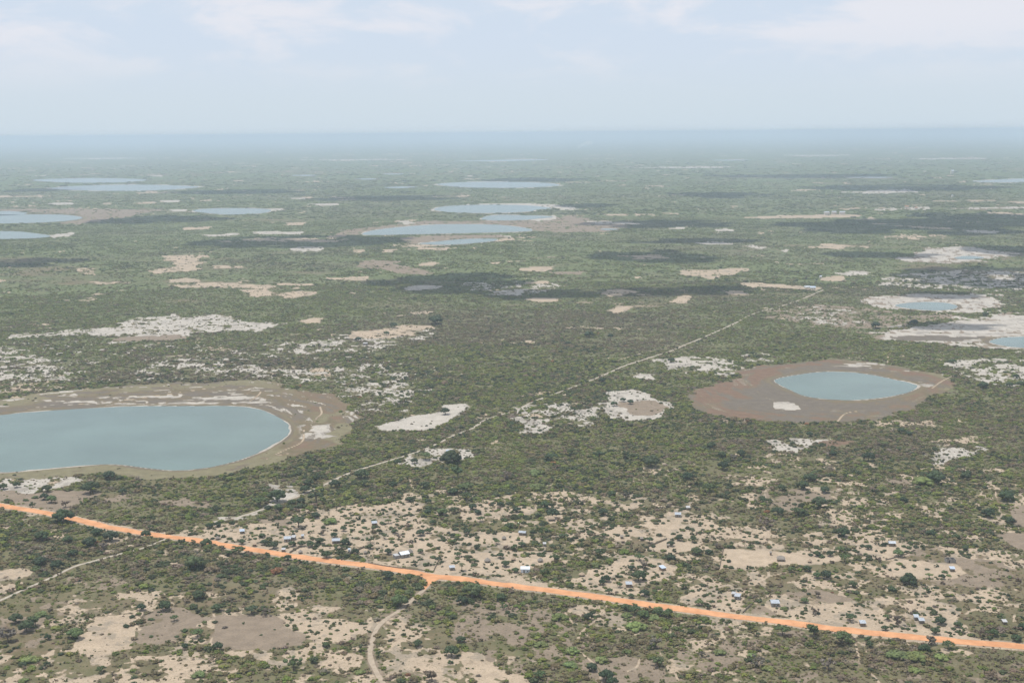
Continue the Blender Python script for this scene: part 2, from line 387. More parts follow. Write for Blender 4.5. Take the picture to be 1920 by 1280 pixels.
    (CHALK, .52, .4, [(940, 790), (990, 760), (1073, 753), (1127, 757), (1130, 790), (1133, 803), (1040, 812), (990, 810)]),
    (CHALK, .58, .3, [(1240, 672), (1290, 667), (1363, 673), (1395, 690), (1370, 708), (1290, 700), (1240, 690)]),
    (CHALK, .7, .3, [(1183, 698), (1220, 700), (1232, 712), (1200, 712)]),
    (CHALK, .5, .4, [(1390, 662), (1440, 662), (1455, 675), (1400, 678)]),
    (CHALK, .8, .15, [(753, 860), (800, 840), (847, 842), (873, 843), (893, 853), (840, 870), (773, 872)]),
    (CHALK, .8, .15, [(1440, 827), (1497, 818), (1553, 823), (1527, 837), (1487, 847), (1450, 843)]),
    (RED, .55, .3, [(1510, 832), (1550, 825), (1600, 825), (1570, 840)]),
    (CHALK, .5, .4, [(1747, 830), (1813, 827), (1853, 840), (1813, 860), (1757, 870), (1743, 860)]),
    (CHALK, .52, .4, [(1777, 670), (1960, 673), (1960, 727), (1847, 723), (1813, 707), (1773, 693)]),
    (FIELD, .55, .55, [(1430, 590), (1500, 570), (1620, 575), (1700, 590), (1790, 590), (1790, 600), (1660, 615), (1600, 625), (1500, 610)]),
    (CHALK, .3, .6, [(1450, 590), (1500, 573), (1600, 577), (1640, 600), (1560, 612)]),
    (CHALK, .5, .4, [(1650, 520), (1800, 505), (1900, 508), (1960, 520), (1960, 545), (1780, 548), (1660, 535)]),
    (FIELD, .95, .0, [(1600, 562), (1680, 553), (1780, 550), (1830, 548), (1873, 550), (1877, 568), (1850, 585), (1800, 588), (1740, 585), (1680, 580), (1640, 570)]),
    (CHALK, .74, .02, [(1600, 562), (1680, 553), (1780, 550), (1830, 548), (1873, 550), (1877, 568), (1850, 585), (1800, 588), (1740, 585), (1680, 580), (1640, 570)]),
    (FIELD, .95, .0, [(1597, 622), (1663, 615), (1747, 607), (1813, 597), (1880, 590), (2060, 588), (2080, 660), (1920, 657), (1860, 650), (1800, 643), (1713, 641), (1647, 636)]),
    (CHALK, .74, .02, [(1597, 622), (1663, 615), (1747, 607), (1813, 597), (1880, 590), (2060, 588), (2080, 660), (1920, 657), (1860, 650), (1800, 643), (1713, 641), (1647, 636)]),
    (DAMP, .9, 0, [(1670, 633), (1700, 630), (1760, 629), (1800, 632), (1850, 630), (1860, 635), (1800, 638), (1740, 639), (1690, 638)]),
    (FIELD, .95, .0, [(1690, 485), (1747, 467), (1797, 462), (1863, 470), (1913, 477), (1863, 485), (1780, 493), (1713, 490)]),
    (CHALK, .74, .02, [(1690, 485), (1747, 467), (1797, 462), (1863, 470), (1913, 477), (1863, 485), (1780, 493), (1713, 490)]),
    (OLIVE, .8, 0, [(1400, 700), (1440, 692), (1440, 700), (1410, 706)]),
    # far openings
    (SAND, .8, .1, [(307, 480), (383, 478), (377, 493), (377, 507), (300, 512), (267, 508), (333, 498), (310, 487)]),
    (SAND, .97, 0, [(313, 524), (345, 521), (373, 523), (372, 528), (315, 530)]),
    (SAND, .8, .1, [(447, 542), (500, 542), (520, 553), (480, 557)]), (SAND, .75, .1, [(520, 553), (560, 545), (588, 547), (590, 555), (530, 560)]),
    (SAND, .95, 0, [(517, 531), (585, 531), (583, 535), (518, 535)]), (CHALK, .85, 0, [(547, 463), (613, 462), (600, 470), (550, 471)]),
    (CHALK, .9, 0, [(473, 434), (567, 434), (565, 440), (475, 438)]), (CHALK, .9, 0, [(383, 441), (447, 436), (446, 441), (385, 445)]),
    (SAND, .9, 0, [(533, 418), (573, 417), (572, 422), (535, 422)]), (CHALK, .9, 0, [(578, 382), (635, 381), (635, 385.5), (600, 386)]),
    (CHALK, .9, 0, [(547, 371), (575, 370), (573, 374), (550, 374)]), (SAND, .9, 0, [(340, 427), (395, 425), (393, 430), (342, 431)]),
    (CHALK, .9, 0, [(300, 377), (337, 375), (337, 379), (310, 380)]), (CHALK, .9, 0, [(88, 382), (105, 380), (140, 380), (138, 384), (100, 385)]),
    (CHALK, .9, 0, [(320, 393), (352, 393), (350, 397), (325, 397)]), (CHALK, .95, 0, [(503, 391), (530, 390), (533, 394), (505, 398)]),
    (FIELD, .7, 0, [(-100, 396), (0, 393), (150, 391), (290, 394), (270, 402), (190, 413), (150, 420), (120, 418), (150, 405), (60, 396)]),
    (CHALK, .9, 0, [(90, 441), (135, 436), (137, 441), (100, 446)]), (SAND, .9, 0, [(0, 523), (15, 526), (0, 529), (-30, 527)]),
    (SAND, .6, .3, [(140, 503), (178, 501), (176, 515), (145, 513)]), (SAND, .7, .2, [(393, 497), (460, 499), (460, 503), (400, 503)]),
    (SAND, .8, .1, [(610, 520), (690, 518), (690, 526), (620, 525)]), (SAND, .95, 0, [(717, 468), (743, 467), (741, 473), (718, 474)]),
    (SAND, .8, 0, [(662, 469), (682, 467), (680, 474), (665, 474)]), (FIELD, .7, .1, [(663, 490), (700, 487), (740, 490), (765, 500), (805, 508), (800, 515), (740, 512), (700, 505), (670, 500)]),
    (SAND, .95, 0, [(787, 493), (820, 491), (818, 497), (788, 498)]), (SAND, .95, 0, [(968, 503), (1000, 500), (1043, 500), (1044, 506), (1010, 509), (975, 507)]),
    (FIELD, .8, .1, [(1020, 509), (1100, 508), (1090, 516), (1040, 515)]), (CHALK, .95, 0, [(760, 545), (765, 537), (790, 534), (823, 535), (825, 541), (790, 545)]),
    (CHALK, .45, .4, [(865, 530), (980, 528), (1060, 535), (1000, 550), (920, 553), (900, 545)]), (SAND, .9, 0, [(983, 528), (1028, 526), (1030, 532), (990, 532)]),
    (CHALK, .8, .1, [(915, 552), (930, 543), (985, 545), (975, 554)]), (SAND, .8, .1, [(1120, 550), (1140, 543), (1170, 542), (1192, 547), (1180, 552), (1150, 556)]),
    (SAND, .97, 0, [(983, 561), (1000, 558), (1045, 558), (1053, 564), (1010, 567)]), (SAND, .97, 0, [(1137, 583), (1160, 574), (1190, 573), (1170, 585), (1150, 587)]),
    (SAND, .92, .05, [(1260, 568), (1270, 556), (1290, 553), (1297, 562), (1285, 569)]), (SAND, .9, 0, [(1183, 521), (1200, 517), (1203, 522)]),
    (SAND, .75, .1, [(1265, 514), (1290, 505), (1340, 506), (1390, 502), (1400, 508), (1350, 519), (1330, 523), (1300, 516)]),
    (SAND, .97, 0, [(1387, 530), (1430, 529), (1493, 536), (1550, 539), (1535, 548), (1497, 543), (1413, 538)]),
    (SAND, .95, 0, [(1360, 548), (1375, 543), (1400, 546), (1400, 552), (1370, 552)]), (SAND, .95, 0, [(1535, 524), (1545, 518), (1582, 517), (1584, 526), (1560, 528)]),
    (CHALK, .85, .1, [(1560, 512), (1600, 508), (1633, 511), (1620, 516), (1580, 516)]), (CHALK, .9, 0, [(1340, 430), (1360, 428), (1380, 432), (1345, 435)]),
    (CHALK, .85, 0, [(1305, 456), (1330, 453), (1375, 454), (1372, 458), (1310, 459)]), (CHALK, .8, 0, [(1390, 462), (1410, 459), (1438, 462), (1430, 467)]),
    (SAND, .95, 0, [(1380, 409), (1440, 404.5), (1500, 403.5), (1560, 402), (1620, 403), (1600, 408), (1520, 409), (1450, 410)]),
    (CHALK, .85, 0, [(1530, 361), (1600, 359.5), (1650, 356.5), (1700, 355), (1725, 360), (1650, 363)]), (CHALK, .6, 0, [(1620, 393), (1680, 390), (1740, 387), (1750, 393), (1650, 395)]),
    (CHALK, .6, 0, [(1750, 392), (1800, 390), (1960, 386), (1960, 392)]), (SAND, .5, .3, [(1650, 445), (1700, 440), (1780, 440), (1785, 446), (1720, 450)]),
    (CHALK, .8, 0, [(1800, 431), (1860, 432), (1885, 434), (1870, 438), (1830, 438)]), (SAND, .8, 0, [(1612, 462), (1632, 461), (1625, 465)]), (CHALK, .85, 0, [(1450, 468), (1480, 468), (1475, 473)]),
    (FIELD, .75, 0, [(640, 432), (680, 428), (760, 418), (800, 414), (900, 414), (1080, 405), (1120, 412), (1180, 425), (1140, 435), (1030, 436), (1000, 428), (820, 420), (720, 428), (690, 440), (620, 442)]),
    (CHALK, .95, 0, [(870, 383), (960, 380.5), (1035, 382.5), (1070, 388), (1095, 394), (1050, 394), (1035, 388), (960, 383.5)]), (CHALK, .95, 0, [(995, 412), (1040, 403), (1046, 406), (1035, 412), (1010, 414)]),
    (CHALK, .95, 0, [(743, 416), (765, 413), (780, 419), (760, 421)]), (CHALK, .7, 0, [(1100, 414), (1180, 416), (1200, 421), (1120, 420)]),
    (FIELD, .85, 0, [(740, 447), (800, 442), (870, 440), (950, 441), (960, 445), (925, 447), (870, 449), (800, 455), (780, 457)]), (CHALK, .95, 0, [(940, 441), (963, 441.5), (960, 445), (943, 444)]),
    (CHALK, .9, 0, [(1253, 427), (1283, 426), (1283, 429), (1255, 430)]), (CHALK, .7, 0, [(1170, 314.5), (1250, 313), (1370, 312), (1378, 314), (1280, 316)]),
    (CHALK, .8, 0, [(1437, 292), (1500, 290.5), (1613, 290), (1560, 292.5)]), (CHALK, .7, 0, [(1700, 297), (1850, 296), (1850, 298), (1720, 299)]),
    (CHALK, .8, 0, [(110, 297.5), (230, 296), (300, 297), (200, 298.5)]), (CHALK, .7, 0, [(540, 300), (700, 298), (800, 299.5), (650, 301)]),
    (CHALK, .7, 0, [(855, 331), (890, 329.5), (887, 332)]), (CHALK, .7, 0, [(280, 330), (305, 328), (303, 332)]), (CHALK, .7, 0, [(60, 330), (90, 328), (88, 331)]),
]
BASINS = [
    ('A', [(-300, 760), (0, 748), (67, 737), (167, 727), (300, 720), (433, 714), (500, 715), (567, 730), (633, 747), (660, 765), (658, 793), (633, 827), (583, 848), (533, 862), (467, 883), (400, 895), (333, 897), (233, 893), (167, 890), (0, 897), (-200, 905)]),
    ('B', [(1293, 740), (1313, 727), (1363, 710), (1390, 697), (1430, 685), (1513, 677), (1580, 675), (1663, 683), (1730, 693), (1780, 705), (1797, 717), (1787, 732), (1747, 750), (1713, 768), (1663, 783), (1597, 790), (1513, 793), (1430, 790), (1363, 783), (1313, 770), (1290, 757)]),
]
ROADW = world_poly(spline_open(ROAD, 5))
TRACKW = {k: (w, world_poly(spline_open(p, 5))) for k, (w, p) in TRACKS.items()}
PATHW = [(w, world_poly(spline_open(p, 4))) for w, p in PATHS]
LAKEW = [(n, world_poly(spline_closed(p, 7)), rc, dw) for n, p, rc, dw in LAKES]
PATCHW = [(c, min(a, .93) if max(v for _, v in p) < 560 else a, vg, world_poly(p)) for c, a, vg, p in PATCH]
BASINW = [(n, world_poly(spline_closed(p, 5))) for n, p in BASINS]


def landcover(x, y):
    """ground classes (N,6), vegetation 0..1, greenness 0..1 at world points"""
    N = len(x)
    dist = np.hypot(x, y)
    cls = np.zeros((6, N))
    nf = fbm(x, y, 15, 4, 11, .66)                  # openings between shrubs
    nm = fbm(x, y * 1.6, 150, 4, 23, .6)            # larger openings
    nl = fbm(x, y * 1.5, 1200, 4, 31)
    wx = x + (fbm(x, y, 22, 3, 41) - .5) * 15 * np.minimum(1, 900 / dist + .5)
    wy = y + (fbm(x, y, 22, 3, 43) - .5) * 15 * np.minimum(1, 900 / dist + .5)
    pxm = dist ** 2 / (FPX * HCAM)
    feather = 1.5 + pxm * .6
    veg = 0.74 + 1.1 * (nm - .5) + 0.9 * (nl - .5)
    near = sstep(2600, 900, dist)
    bare = sstep(.62, .70, nm * .55 + nf * .45 - .02 + .03 * near)
    bare = np.maximum(bare, sstep(.668, .71, fbm(x, y, 260, 6, 37, .66)) * sstep(1500, 2600, dist))
    cls[SAND] = np.maximum(cls[SAND], bare * .75)
    cls[FIELD] = sstep(.54, .64, fbm(x, y, 60, 4, 51)) * .4 * (1 - cls[SAND])
    veg = veg * (1 - .75 * bare)

    def lay(c, m, vg):
        nonlocal cls, veg
        cls *= (1 - m); cls[c] += m
        veg = veg * (1 - m) + vg * m

    thr_n = np.clip((nf - .5) * 2.2 + .5, 0, 1)
    edge = fbm(x, y, 42, 5, 47, .66)
    for c, a, vg, P in PATCHW:
        size = P[:, 0].max() - P[:, 0].min()
        s = sdist(wx if size > 25 else x, wy if size > 25 else y, P, 60)
        idx = np.nonzero(s > -60)[0]
        if not len(idx):
            continue
        thick = 2 * (np.abs(np.sum(P[:, 0] * np.roll(P[:, 1], -1) - P[:, 1] * np.roll(P[:, 0], -1))) / 2) / np.sum(np.hypot(*(np.roll(P, -1, 0) - P).T))
        if a < .96:
            rag = min(max(5.0, thick * .38), 45.0)
            inside = sstep(.42, .58, .5 + s[idx] / rag * .5 + (edge[idx] - .5) * 1.35)
        else:
            inside = np.clip(.5 + s[idx] / feather[idx] * .5 + (edge[idx] - .5) * .3, 0, 1)
        inside = inside * (.94 if a < .95 else 1.0)
        broke = sstep(thr_n[idx] - .10, thr_n[idx] + .10, a * 1.04) if a < .9 else 1.0
        m = np.zeros(N); m[idx] = inside * broke
        vfull = np.zeros(N); vfull[idx] = vg
        lay(c, m, vfull * .5)
        # in a broken patch the rest of the vegetation thins out as well
        veg[idx] *= 1 - inside * (1 - max(vg, .25)) * .5
    dl = {}
    for n, P, rc, dw in LAKEW[:4]:
        dl[n] = -sdist(x, y, P, 260)
    for n, P in BASINW:
        s = sdist(x + (wx - x) * .5, y + (wy - y) * .5, P, 20)
        idx = np.nonzero(s > -20)[0]
        m = np.zeros(N); m[idx] = sstep(.40, .60, .5 + (s[idx] - 1) / 22 + (edge[idx] - .5) * 1.9)
        lay(FIELD, m, 0)
        lay(RED, m * .42, 0)
        lay(DAMP, m * (.35 + .50 * sstep(.40, .60, fbm(x, y, 90, 5, 75))), 0)
        streak = fbm(x * .35, y * 2.4, 30, 4, 61)
        streak2 = fbm(x * .5, y * 2.0, 18, 4, 67)
        u, v = proj(x, y)
        dd = dl['big_lake' if n == 'A' else 'oval_lake']; Q0 = LAKEW[0 if n == 'A' else 1][1].mean(0)
        ang = np.arctan2(y - Q0[1], x - Q0[0]) * (55 if n == 'A' else 22)
        st = fbm(ang, dd + 6 * fbm(x, y, 40, 3, 111), 7, 4, 113, .62); st2 = fbm(ang, dd + 6 * fbm(x, y, 40, 3, 111), 9, 4, 117, .62)
        bandm = m * (dd > 0) * (dd < 240)
        if n == 'A':
            far = sstep(80, 15, s + 50 * (fbm(x, y, 40, 4, 77) - .5)) * sstep(.36, .50, fbm(x, y, 70, 3, 71) + .12)
            lay(OLIVE, m * far * .8, .03)
            lay(OLIVE, m * sstep(838, 872, v), .02)
            lay(RED, m * sstep(.50, .64, fbm(x, y, 45, 4, 73)) * sstep(400, 600, u) * .5 * sstep(870, 840, v), 0)
            lay(CHALK, m * sstep(.50, .62, streak) * sstep(770, 755, v) * sstep(40, 75, s) * sstep(560, 470, u), 0)
            lay(CHALK, m * sstep(.48, .60, streak2) * np.exp(-((u - 598) / 42) ** 2 - ((v - 808) / 20) ** 2) * 1.3 // 1 * .0, 0)
            e = np.exp(-((u - 600 - (808 - v) * .7) / 34) ** 2 - ((v - 808) / 19) ** 2)
            lay(CHALK, m * sstep(.5, .66, streak2 * .55 + e * .45), 0)
            lay(CHALK, m * np.exp(-((v - (779.5 - u * .06)) / 3.2) ** 2) * sstep(300, 150, u), 0)
            lay(CHALK, m * np.exp(-((v - (757 - (u - 250) * .008)) / 3.0) ** 2) * sstep(160, 260, u) * sstep(480, 400, u) * sstep(.4, .55, streak), 0)
        else:
            lay(DAMP, m * .45 * sstep(25, 80, s) * sstep(.3, .65, fbm(x, y, 30, 5, 85, .68)), 0)
            rd = sstep(.40, .70, fbm(x, y, 45, 6, 81, .68) * .72 + .28 * np.exp(-((s - 22) / 30) ** 2) + .08 * sstep(1480, 1380, u))
            lay(RED, m * rd * .85, 0)
            lay(OLIVE, m * sstep(.46, .6, fbm(x, y, 60, 4, 83)) * sstep(28, 8, s) * .7 * sstep(1500, 1700, u), 0)
            lay(CHALK, m * sstep(.56, .66, streak) * sstep(700, 692, v) * sstep(1530, 1600, u) * .9, 0)
            lay(CHALK, m * sstep(.54, .64, streak2) * np.exp(-((u - 1740) / 28) ** 2 - ((v - 722) / 10) ** 2) * 1.0, 0)
            lay(CHALK, m * sstep(.54, .61, edge * .9 + .36 * np.exp(-((u - 1485) / 17) ** 2 - ((v - 764) / 5.2) ** 2)) * (np.abs(u - 1485) < 34) * (np.abs(v - 764) < 12), 0)
            lay(CHALK, m * np.exp(-((s - 1) / 2.5) ** 2) * sstep(.45, .55, streak) * sstep(715, 700, v), 0)
        lay(DAMP, bandm * sstep(.54, .66, st2) * .6, 0)
        lay(CHALK, bandm * sstep(.57, .68, st) * (.75 if n == 'A' else .4) * np.where(n == 'A', sstep(835, 800, v), 1), 0)
    for (n, P, rc, dw) in LAKEW:
        if rc == 0 and dw == 0:
            continue
        d = dl.get(n)
        if d is None:
            d = -sdist(x, y, P, 220)
        if dw:
            wob = fbm(x, y, 40, 3, 91)
            lay(OLIVE, np.exp(-(np.maximum(d, 0) / (dw * (.5 + wob))) ** 2) * (d < 200) * .85, 0)
            lay(DAMP, np.exp(-(np.maximum(d - rc, 0) / (dw * .5 * (.2 + wob))) ** 2) * (d < 200) * .6, 0)
        if rc:
            wob = fbm(x, y, 60, 3, 93)
            lay(CHALK, np.clip(1.3 - np.maximum(d, 0) / (rc * np.clip((wob - .36) * 5, 0.02, 2) + .01), 0, 1) * (d < 200), 0)
    inlake = np.zeros(N, bool)
    for (n, P, rc, dw) in LAKEW:
        inlake |= sdist(x, y, P, 12) > -3
    veg[inlake] = 0
    # road verges and tracks
    dr = pdist(x, y, ROADW, 40)
    sidev = fbm(x, y, 40, 3, 97)
    lay(SAND, np.clip(1.2 - (dr - 4.6) / (2.0 + 3.5 * sidev), 0, 1) * (dr < 30) * .9, .0)
    veg[dr < 5.0] = 0
    for w, L in TRACKW.values():
        d = pdist(x, y, L, 30)
        lay(FIELD, np.clip(1.0 - (d - w * .5) / 2.5, 0, 1) * (d < 20) * .5, 0)
        veg[d < w * .5 + (.6 if w > 3 or w < 2.6 else .25)] = 0
    brk = fbm(x, y, 30, 3, 99)
    for w, L in PATHW:
        d = pdist(x, y, L, 20)
        w2 = w * (.45 + .5 * brk)
        lay(SAND, np.clip(1.0 - (d - w2 * .35) / (.7 + pxm * .3), 0, 1) * (d < 15) * .85 * sstep(.33, .45, brk), 0)
        veg[d < w2 * .5 + .8] *= .2
    veg = np.clip(veg, 0, 1)
    green = np.clip(.56 + 2.6 * (fbm(x, y * 1.3, 520, 4, 101) - .5) + 1.7 * (fbm(x, y, 110, 4, 103) - .5) - .16 * sstep(1500, 800, dist) + .12 * sstep(1500, 2200, dist), 0, 1)
    return cls.T, veg, green, inlake


# ------------------------------------------------------------------ helpers for meshes and tags
def tag(o, label=None, cat=None, group=None, kind=None):
    if label: o['label'] = label
    if cat: o['category'] = cat
    if group: o['group'] = group
    if kind: o['kind'] = kind
    return o


def link(name, me, mat=None, parent=None, loc=None):
    o = D.objects.new(name, me)
    C.objects.link(o)
    if mat is not None and me is not None and not me.materials:
        me.materials.append(mat)
    if parent: o.parent = parent
    if loc is not None: o.location = loc
    return o


def fast_mesh(name, V, F):
    me = D.meshes.new(name)
    V = np.asarray(V, np.float32); F = np.asarray(F, np.int32)
    me.vertices.add(len(V)); me.vertices.foreach_set('co', V.ravel())
    me.loops.add(F.size); me.loops.foreach_set('vertex_index', F.ravel())
    me.polygons.add(len(F)); me.polygons.foreach_set('loop_start', np.arange(0, F.size, F.shape[1], dtype=np.int32))
    me.update(calc_edges=True); me.validate()
    return me


def material(name, build):
    m = D.materials.new(name); m.use_nodes = True
    t = NT(m.node_tree)
    out = t.n('ShaderNodeOutputMaterial'); b = t.n('ShaderNodeBsdfPrincipled')
    t.t.links.new(b.outputs[0], out.inputs[0])
    build(t, b)
    return m


def bump(t, b, h, strength, dist):
    bp = t.n('ShaderNodeBump'); t.put(bp.inputs['Height'], h)
    bp.inputs['Strength'].default_value = strength; bp.inputs['Distance'].default_value = dist
    t.put(b.inputs['Normal'], bp.outputs[0])


COLS = {SAND: (.400, .318, .232), CHALK: (.42, .385, .335), FIELD: (.222, .176, .130), RED: (.170, .112, .076), OLIVE: (.185, .165, .098), DAMP: (.142, .120, .094)}


def m_ground(t, b):
    pos = t.n('ShaderNodeNewGeometry').outputs['Position']
    a1 = t.n('ShaderNodeAttribute', attribute_name='cover'); a2 = t.n('ShaderNodeAttribute', attribute_name='cover_more')
    s1 = t.n('ShaderNodeSeparateColor'); t.put(s1.inputs[0], a1.outputs['Color'])
    s2 = t.n('ShaderNodeSeparateColor'); t.put(s2.inputs[0], a2.outputs['Color'])
    am = {SAND: s1.outputs[0], CHALK: s1.outputs[1], FIELD: s1.outputs[2], RED: a1.outputs['Alpha'], OLIVE: s2.outputs[0], DAMP: s2.outputs[1]}
    veg, green = s2.outputs[2], a2.outputs['Alpha']
    nbig = t.noise(pos, .012, 9, .62)
    nmid = t.noise(pos, .11, 6, .6)
    nfin = t.noise(pos, .8, 4, .6)
    ncov = t.noise(pos, .035, 8, .68)
    grn = t.math('ADD', green, t.math('MULTIPLY', t.math('SUBTRACT', nbig, .5), .9), clamp=True)
    soil = t.mix(t.rng(nmid, .38, .62), (.172, .130, .082), (.122, .104, .056))
    # where the shrubs are too far to be built singly the sheet itself is the canopy
    canopy = t.mix(grn, (.130, .128, .066), (.130, .170, .056))
    canopy = t.mix(t.rng(ncov, .40, .66), t.mix(.55, canopy, (.045, .065, .030)), t.mix(.6, canopy, (.155, .18, .08)))
    cam_d = t.n('ShaderNodeVectorMath', operation='LENGTH'); t.put(cam_d.inputs[0], pos)
    farf = t.rng(cam_d.outputs['Value'], 2500, 7500)
    col = t.mix(t.math('MULTIPLY', t.math('MAXIMUM', farf, t.rng(cam_d.outputs['Value'], 900, 2600, .40, .85)), t.rng(veg, .15, .55)), soil, canopy)
    for c in (FIELD, RED, OLIVE, DAMP, SAND, CHALK):
        fine = t.math('ADD', am[c], t.math('MULTIPLY', t.math('SUBTRACT', t.math('ADD', t.math('MULTIPLY', nmid, .5), t.math('MULTIPLY', nfin, .5)), .5), .9))
        m = t.math('MULTIPLY', t.rng(fine, .30, .70), t.rng(am[c], .02, .25))
        k = COLS[c]
        cc = t.mix(t.rng(t.math('ADD', t.math('MULTIPLY', nmid, .55), t.math('MULTIPLY', nfin, .45)), .34, .66), tuple(v * .80 for v in k), tuple(min(1, v * 1.16) for v in k))
        if c in (SAND, CHALK):     # crusted, darker ground shows through the loose sand in irregular sheets
            crust = t.math('MULTIPLY', t.rng(t.math('ADD', t.math('MULTIPLY', ncov, .6), t.math('MULTIPLY', nmid, .4)), .50, .56), t.rng(am[c], .95, .99, .85, .22))
            cc = t.mix(crust, cc, t.mix(nfin, (.30, .25, .195), (.20, .172, .128)) if c == SAND else (.25, .225, .195))
        col = t.mix(m, col, cc)
    # low tufts and litter on open soil
    tuft = t.noise(pos, 0.55, 3, .7, .6)
    tm = t.math('MULTIPLY', t.rng(tuft, .56, .63), t.rng(cam_d.outputs['Value'], 2600, 900, 0, .65))
    tm = t.math('MULTIPLY', tm, t.rng(veg, 0.0, .12, .35, 1))
    col = t.mix(tm, col, (.10, .095, .055))
    t.put(b.inputs['Base Color'], col)
    b.inputs['Roughness'].default_value = .95
    b.inputs['Specular IOR Level'].default_value = .15
    bump(t, b, t.math('ADD', nmid, t.math('MULTIPLY', nfin, .4)), .5, 1.2)


def m_water(t, b, deep=(.108, .160, .142), rough=.2):
    pos = t.n('ShaderNodeNewGeometry').outputs['Position']
    n = t.noise(pos, .012, 5, .5)
    t.put(b.inputs['Base Color'], t.mix(t.rng(n, .3, .7), tuple(v * .9 for v in deep), tuple(v * 1.12 for v in deep)))
    b.inputs['Roughness'].default_value = rough
    b.inputs['IOR'].default_value = 1.33
    sc = t.n('ShaderNodeMapping'); t.put(sc.inputs[0], pos); sc.inputs['Scale'].default_value = (1, 2.2, 1)
    bump(t, b, t.noise(sc.outputs[0], .35, 4, .6), .35, .5)


def m_two(c1, c2, scale, rough=.9, bumpd=.05, spec=.2, metal=0.0, obj=False):
    def f(t, b):
        pos = t.n('ShaderNodeTexCoord').outputs['Object'] if obj else t.n('ShaderNodeNewGeometry').outputs['Position']
        n = t.noise(pos, scale, 5, .6)
        t.put(b.inputs['Base Color'], t.mix(t.rng(n, .35, .65), c1, c2))
        b.inputs['Roughness'].default_value = rough
        b.inputs['Specular IOR Level'].default_value = spec
        b.inputs['Metallic'].default_value = metal
        bump(t, b, n, .5, bumpd)
    return f


def m_leaf(kind):
    def f(t, b):
        if kind == 'instancer':
            tint = t.n('ShaderNodeAttribute', attribute_name='tint', attribute_type='INSTANCER').outputs['Color']
        else:
            tint = t.n('ShaderNodeObjectInfo').outputs['Color']
        pos = t.n('ShaderNodeNewGeometry').outputs['Position']
        n = t.noise(pos, .9, 3, .6)
        rnd = t.n('ShaderNodeNewGeometry').outputs['Random Per Island']
        v = t.math('ADD', t.rng(n, .3, .7, .72, 1.18), t.math('MULTIPLY', t.math('SUBTRACT', rnd, .5), .35))
        hs = t.n('ShaderNodeHueSaturation'); t.put(hs.inputs['Color'], tint); t.put(hs.inputs['Value'], v)
        t.put(hs.inputs['Hue'], t.math('ADD', .5, t.math('MULTIPLY', t.math('SUBTRACT', rnd, .5), .03)))
        t.put(b.inputs['Base Color'], hs.outputs[0])
        b.inputs['Roughness'].default_value = .75
        b.inputs['Specular IOR Level'].default_value = .25
    return f


M_GROUND = material('ground', m_ground)
M_WATER = material('water', m_water)
M_ROAD = material('orange_laterite', m_two((.48, .235, .118), (.60, .315, .165), .10, .95, .05, .1))
M_TRACK = material('pale_track_sand', m_two((.31, .255, .195), (.38, .315, .24), .3, .95, .05, .1))
M_LEAF_I = material('shrub_leaves', m_leaf('instancer'))
M_LEAF_O = material('tree_leaves', m_leaf('object'))
M_BARK = material('bark', m_two((.11, .085, .06), (.19, .155, .12), 2, .9, .03))
M_PALE = material('pale_track_chalk', m_two((.33, .29, .235), (.42, .38, .31), .3, .95, .05, .1))
M_CLOUD = material('cloud', m_two((.80, .80, .80), (.85, .85, .85), .01, 1, 1, 0))

# ------------------------------------------------------------------ ground sheet: a polar grid about the point under the aircraft
def build_ground():
    ths = [R(a) for a in np.linspace(-180, -29, 26)[:-1]] + list(np.radians(np.linspace(-29, 29, 1150))) + [R(a) for a in np.linspace(29, 180, 26)[1:-1]]
    vs = np.concatenate([np.linspace(1400, 1300, 8)[:-1], np.linspace(1300, 320, 520)[:-1], np.linspace(320, 262, 60)[:-1], [259, 256, 253, 250.3]])
    ds = HCAM / np.tan(PITCH + np.arctan((vs - 640) / FPX))
    ds = np.concatenate([[150, 400], ds, [64000.0]])
    ds = np.unique(ds[(ds < 64001)])
    th, dd = np.meshgrid(np.array(ths), ds)
    x = (np.sin(th) * dd).ravel(); y = (np.cos(th) * dd).ravel()
    nR, nT = th.shape
    i = np.arange(nR - 1)[:, None] * nT; j = np.arange(nT)[None, :]; j2 = (j + 1) % nT
    F = np.stack([i + j, i + nT + j, i + nT + j2, i + j2], -1).reshape(-1, 4)[:, ::-1]
    inv = (np.abs(th.ravel()) < R(31))
    cls = np.zeros((len(x), 6)); veg = np.full(len(x), .6); green = np.full(len(x), .5)
    c, v, g, _ = landcover(x[inv], y[inv])
    cls[inv] = c; veg[inv] = v; green[inv] = g
    V = np.stack([x, y, np.zeros_like(x)], 1)
    V = np.vstack([V, [[0, 0, 0]]]); k = len(V) - 1
    me = fast_mesh('ground', V, F)
    # close the middle
    bm = bmesh.new(); bm.from_mesh(me); bm.verts.ensure_lookup_table()
    for a in range(nT):
        bm.faces.new((bm.verts[(a + 1) % nT], bm.verts[a], bm.verts[k]))
    bmesh.ops.recalc_face_normals(bm, faces=bm.faces[:1]) if False else None
    bm.to_mesh(me); bm.free()
    A = np.zeros((k + 1, 4), np.float32); B = np.zeros((k + 1, 4), np.float32)
    A[:k, 0] = cls[:, SAND]; A[:k, 1] = cls[:, CHALK]; A[:k, 2] = cls[:, FIELD]; A[:k, 3] = cls[:, RED]
    B[:k, 0] = cls[:, OLIVE]; B[:k, 1] = cls[:, DAMP]; B[:k, 2] = veg; B[:k, 3] = green
    for nm, arr in (('cover', A), ('cover_more', B)):
        at = me.attributes.new(nm, 'FLOAT_COLOR', 'POINT'); at.data.foreach_set('color', arr.ravel())
    o = link('ground', me, M_GROUND)
    nz = me.polygons[1000].normal.z
    if nz < 0:
        me.flip_normals()
    return tag(o, kind='structure')


build_ground()


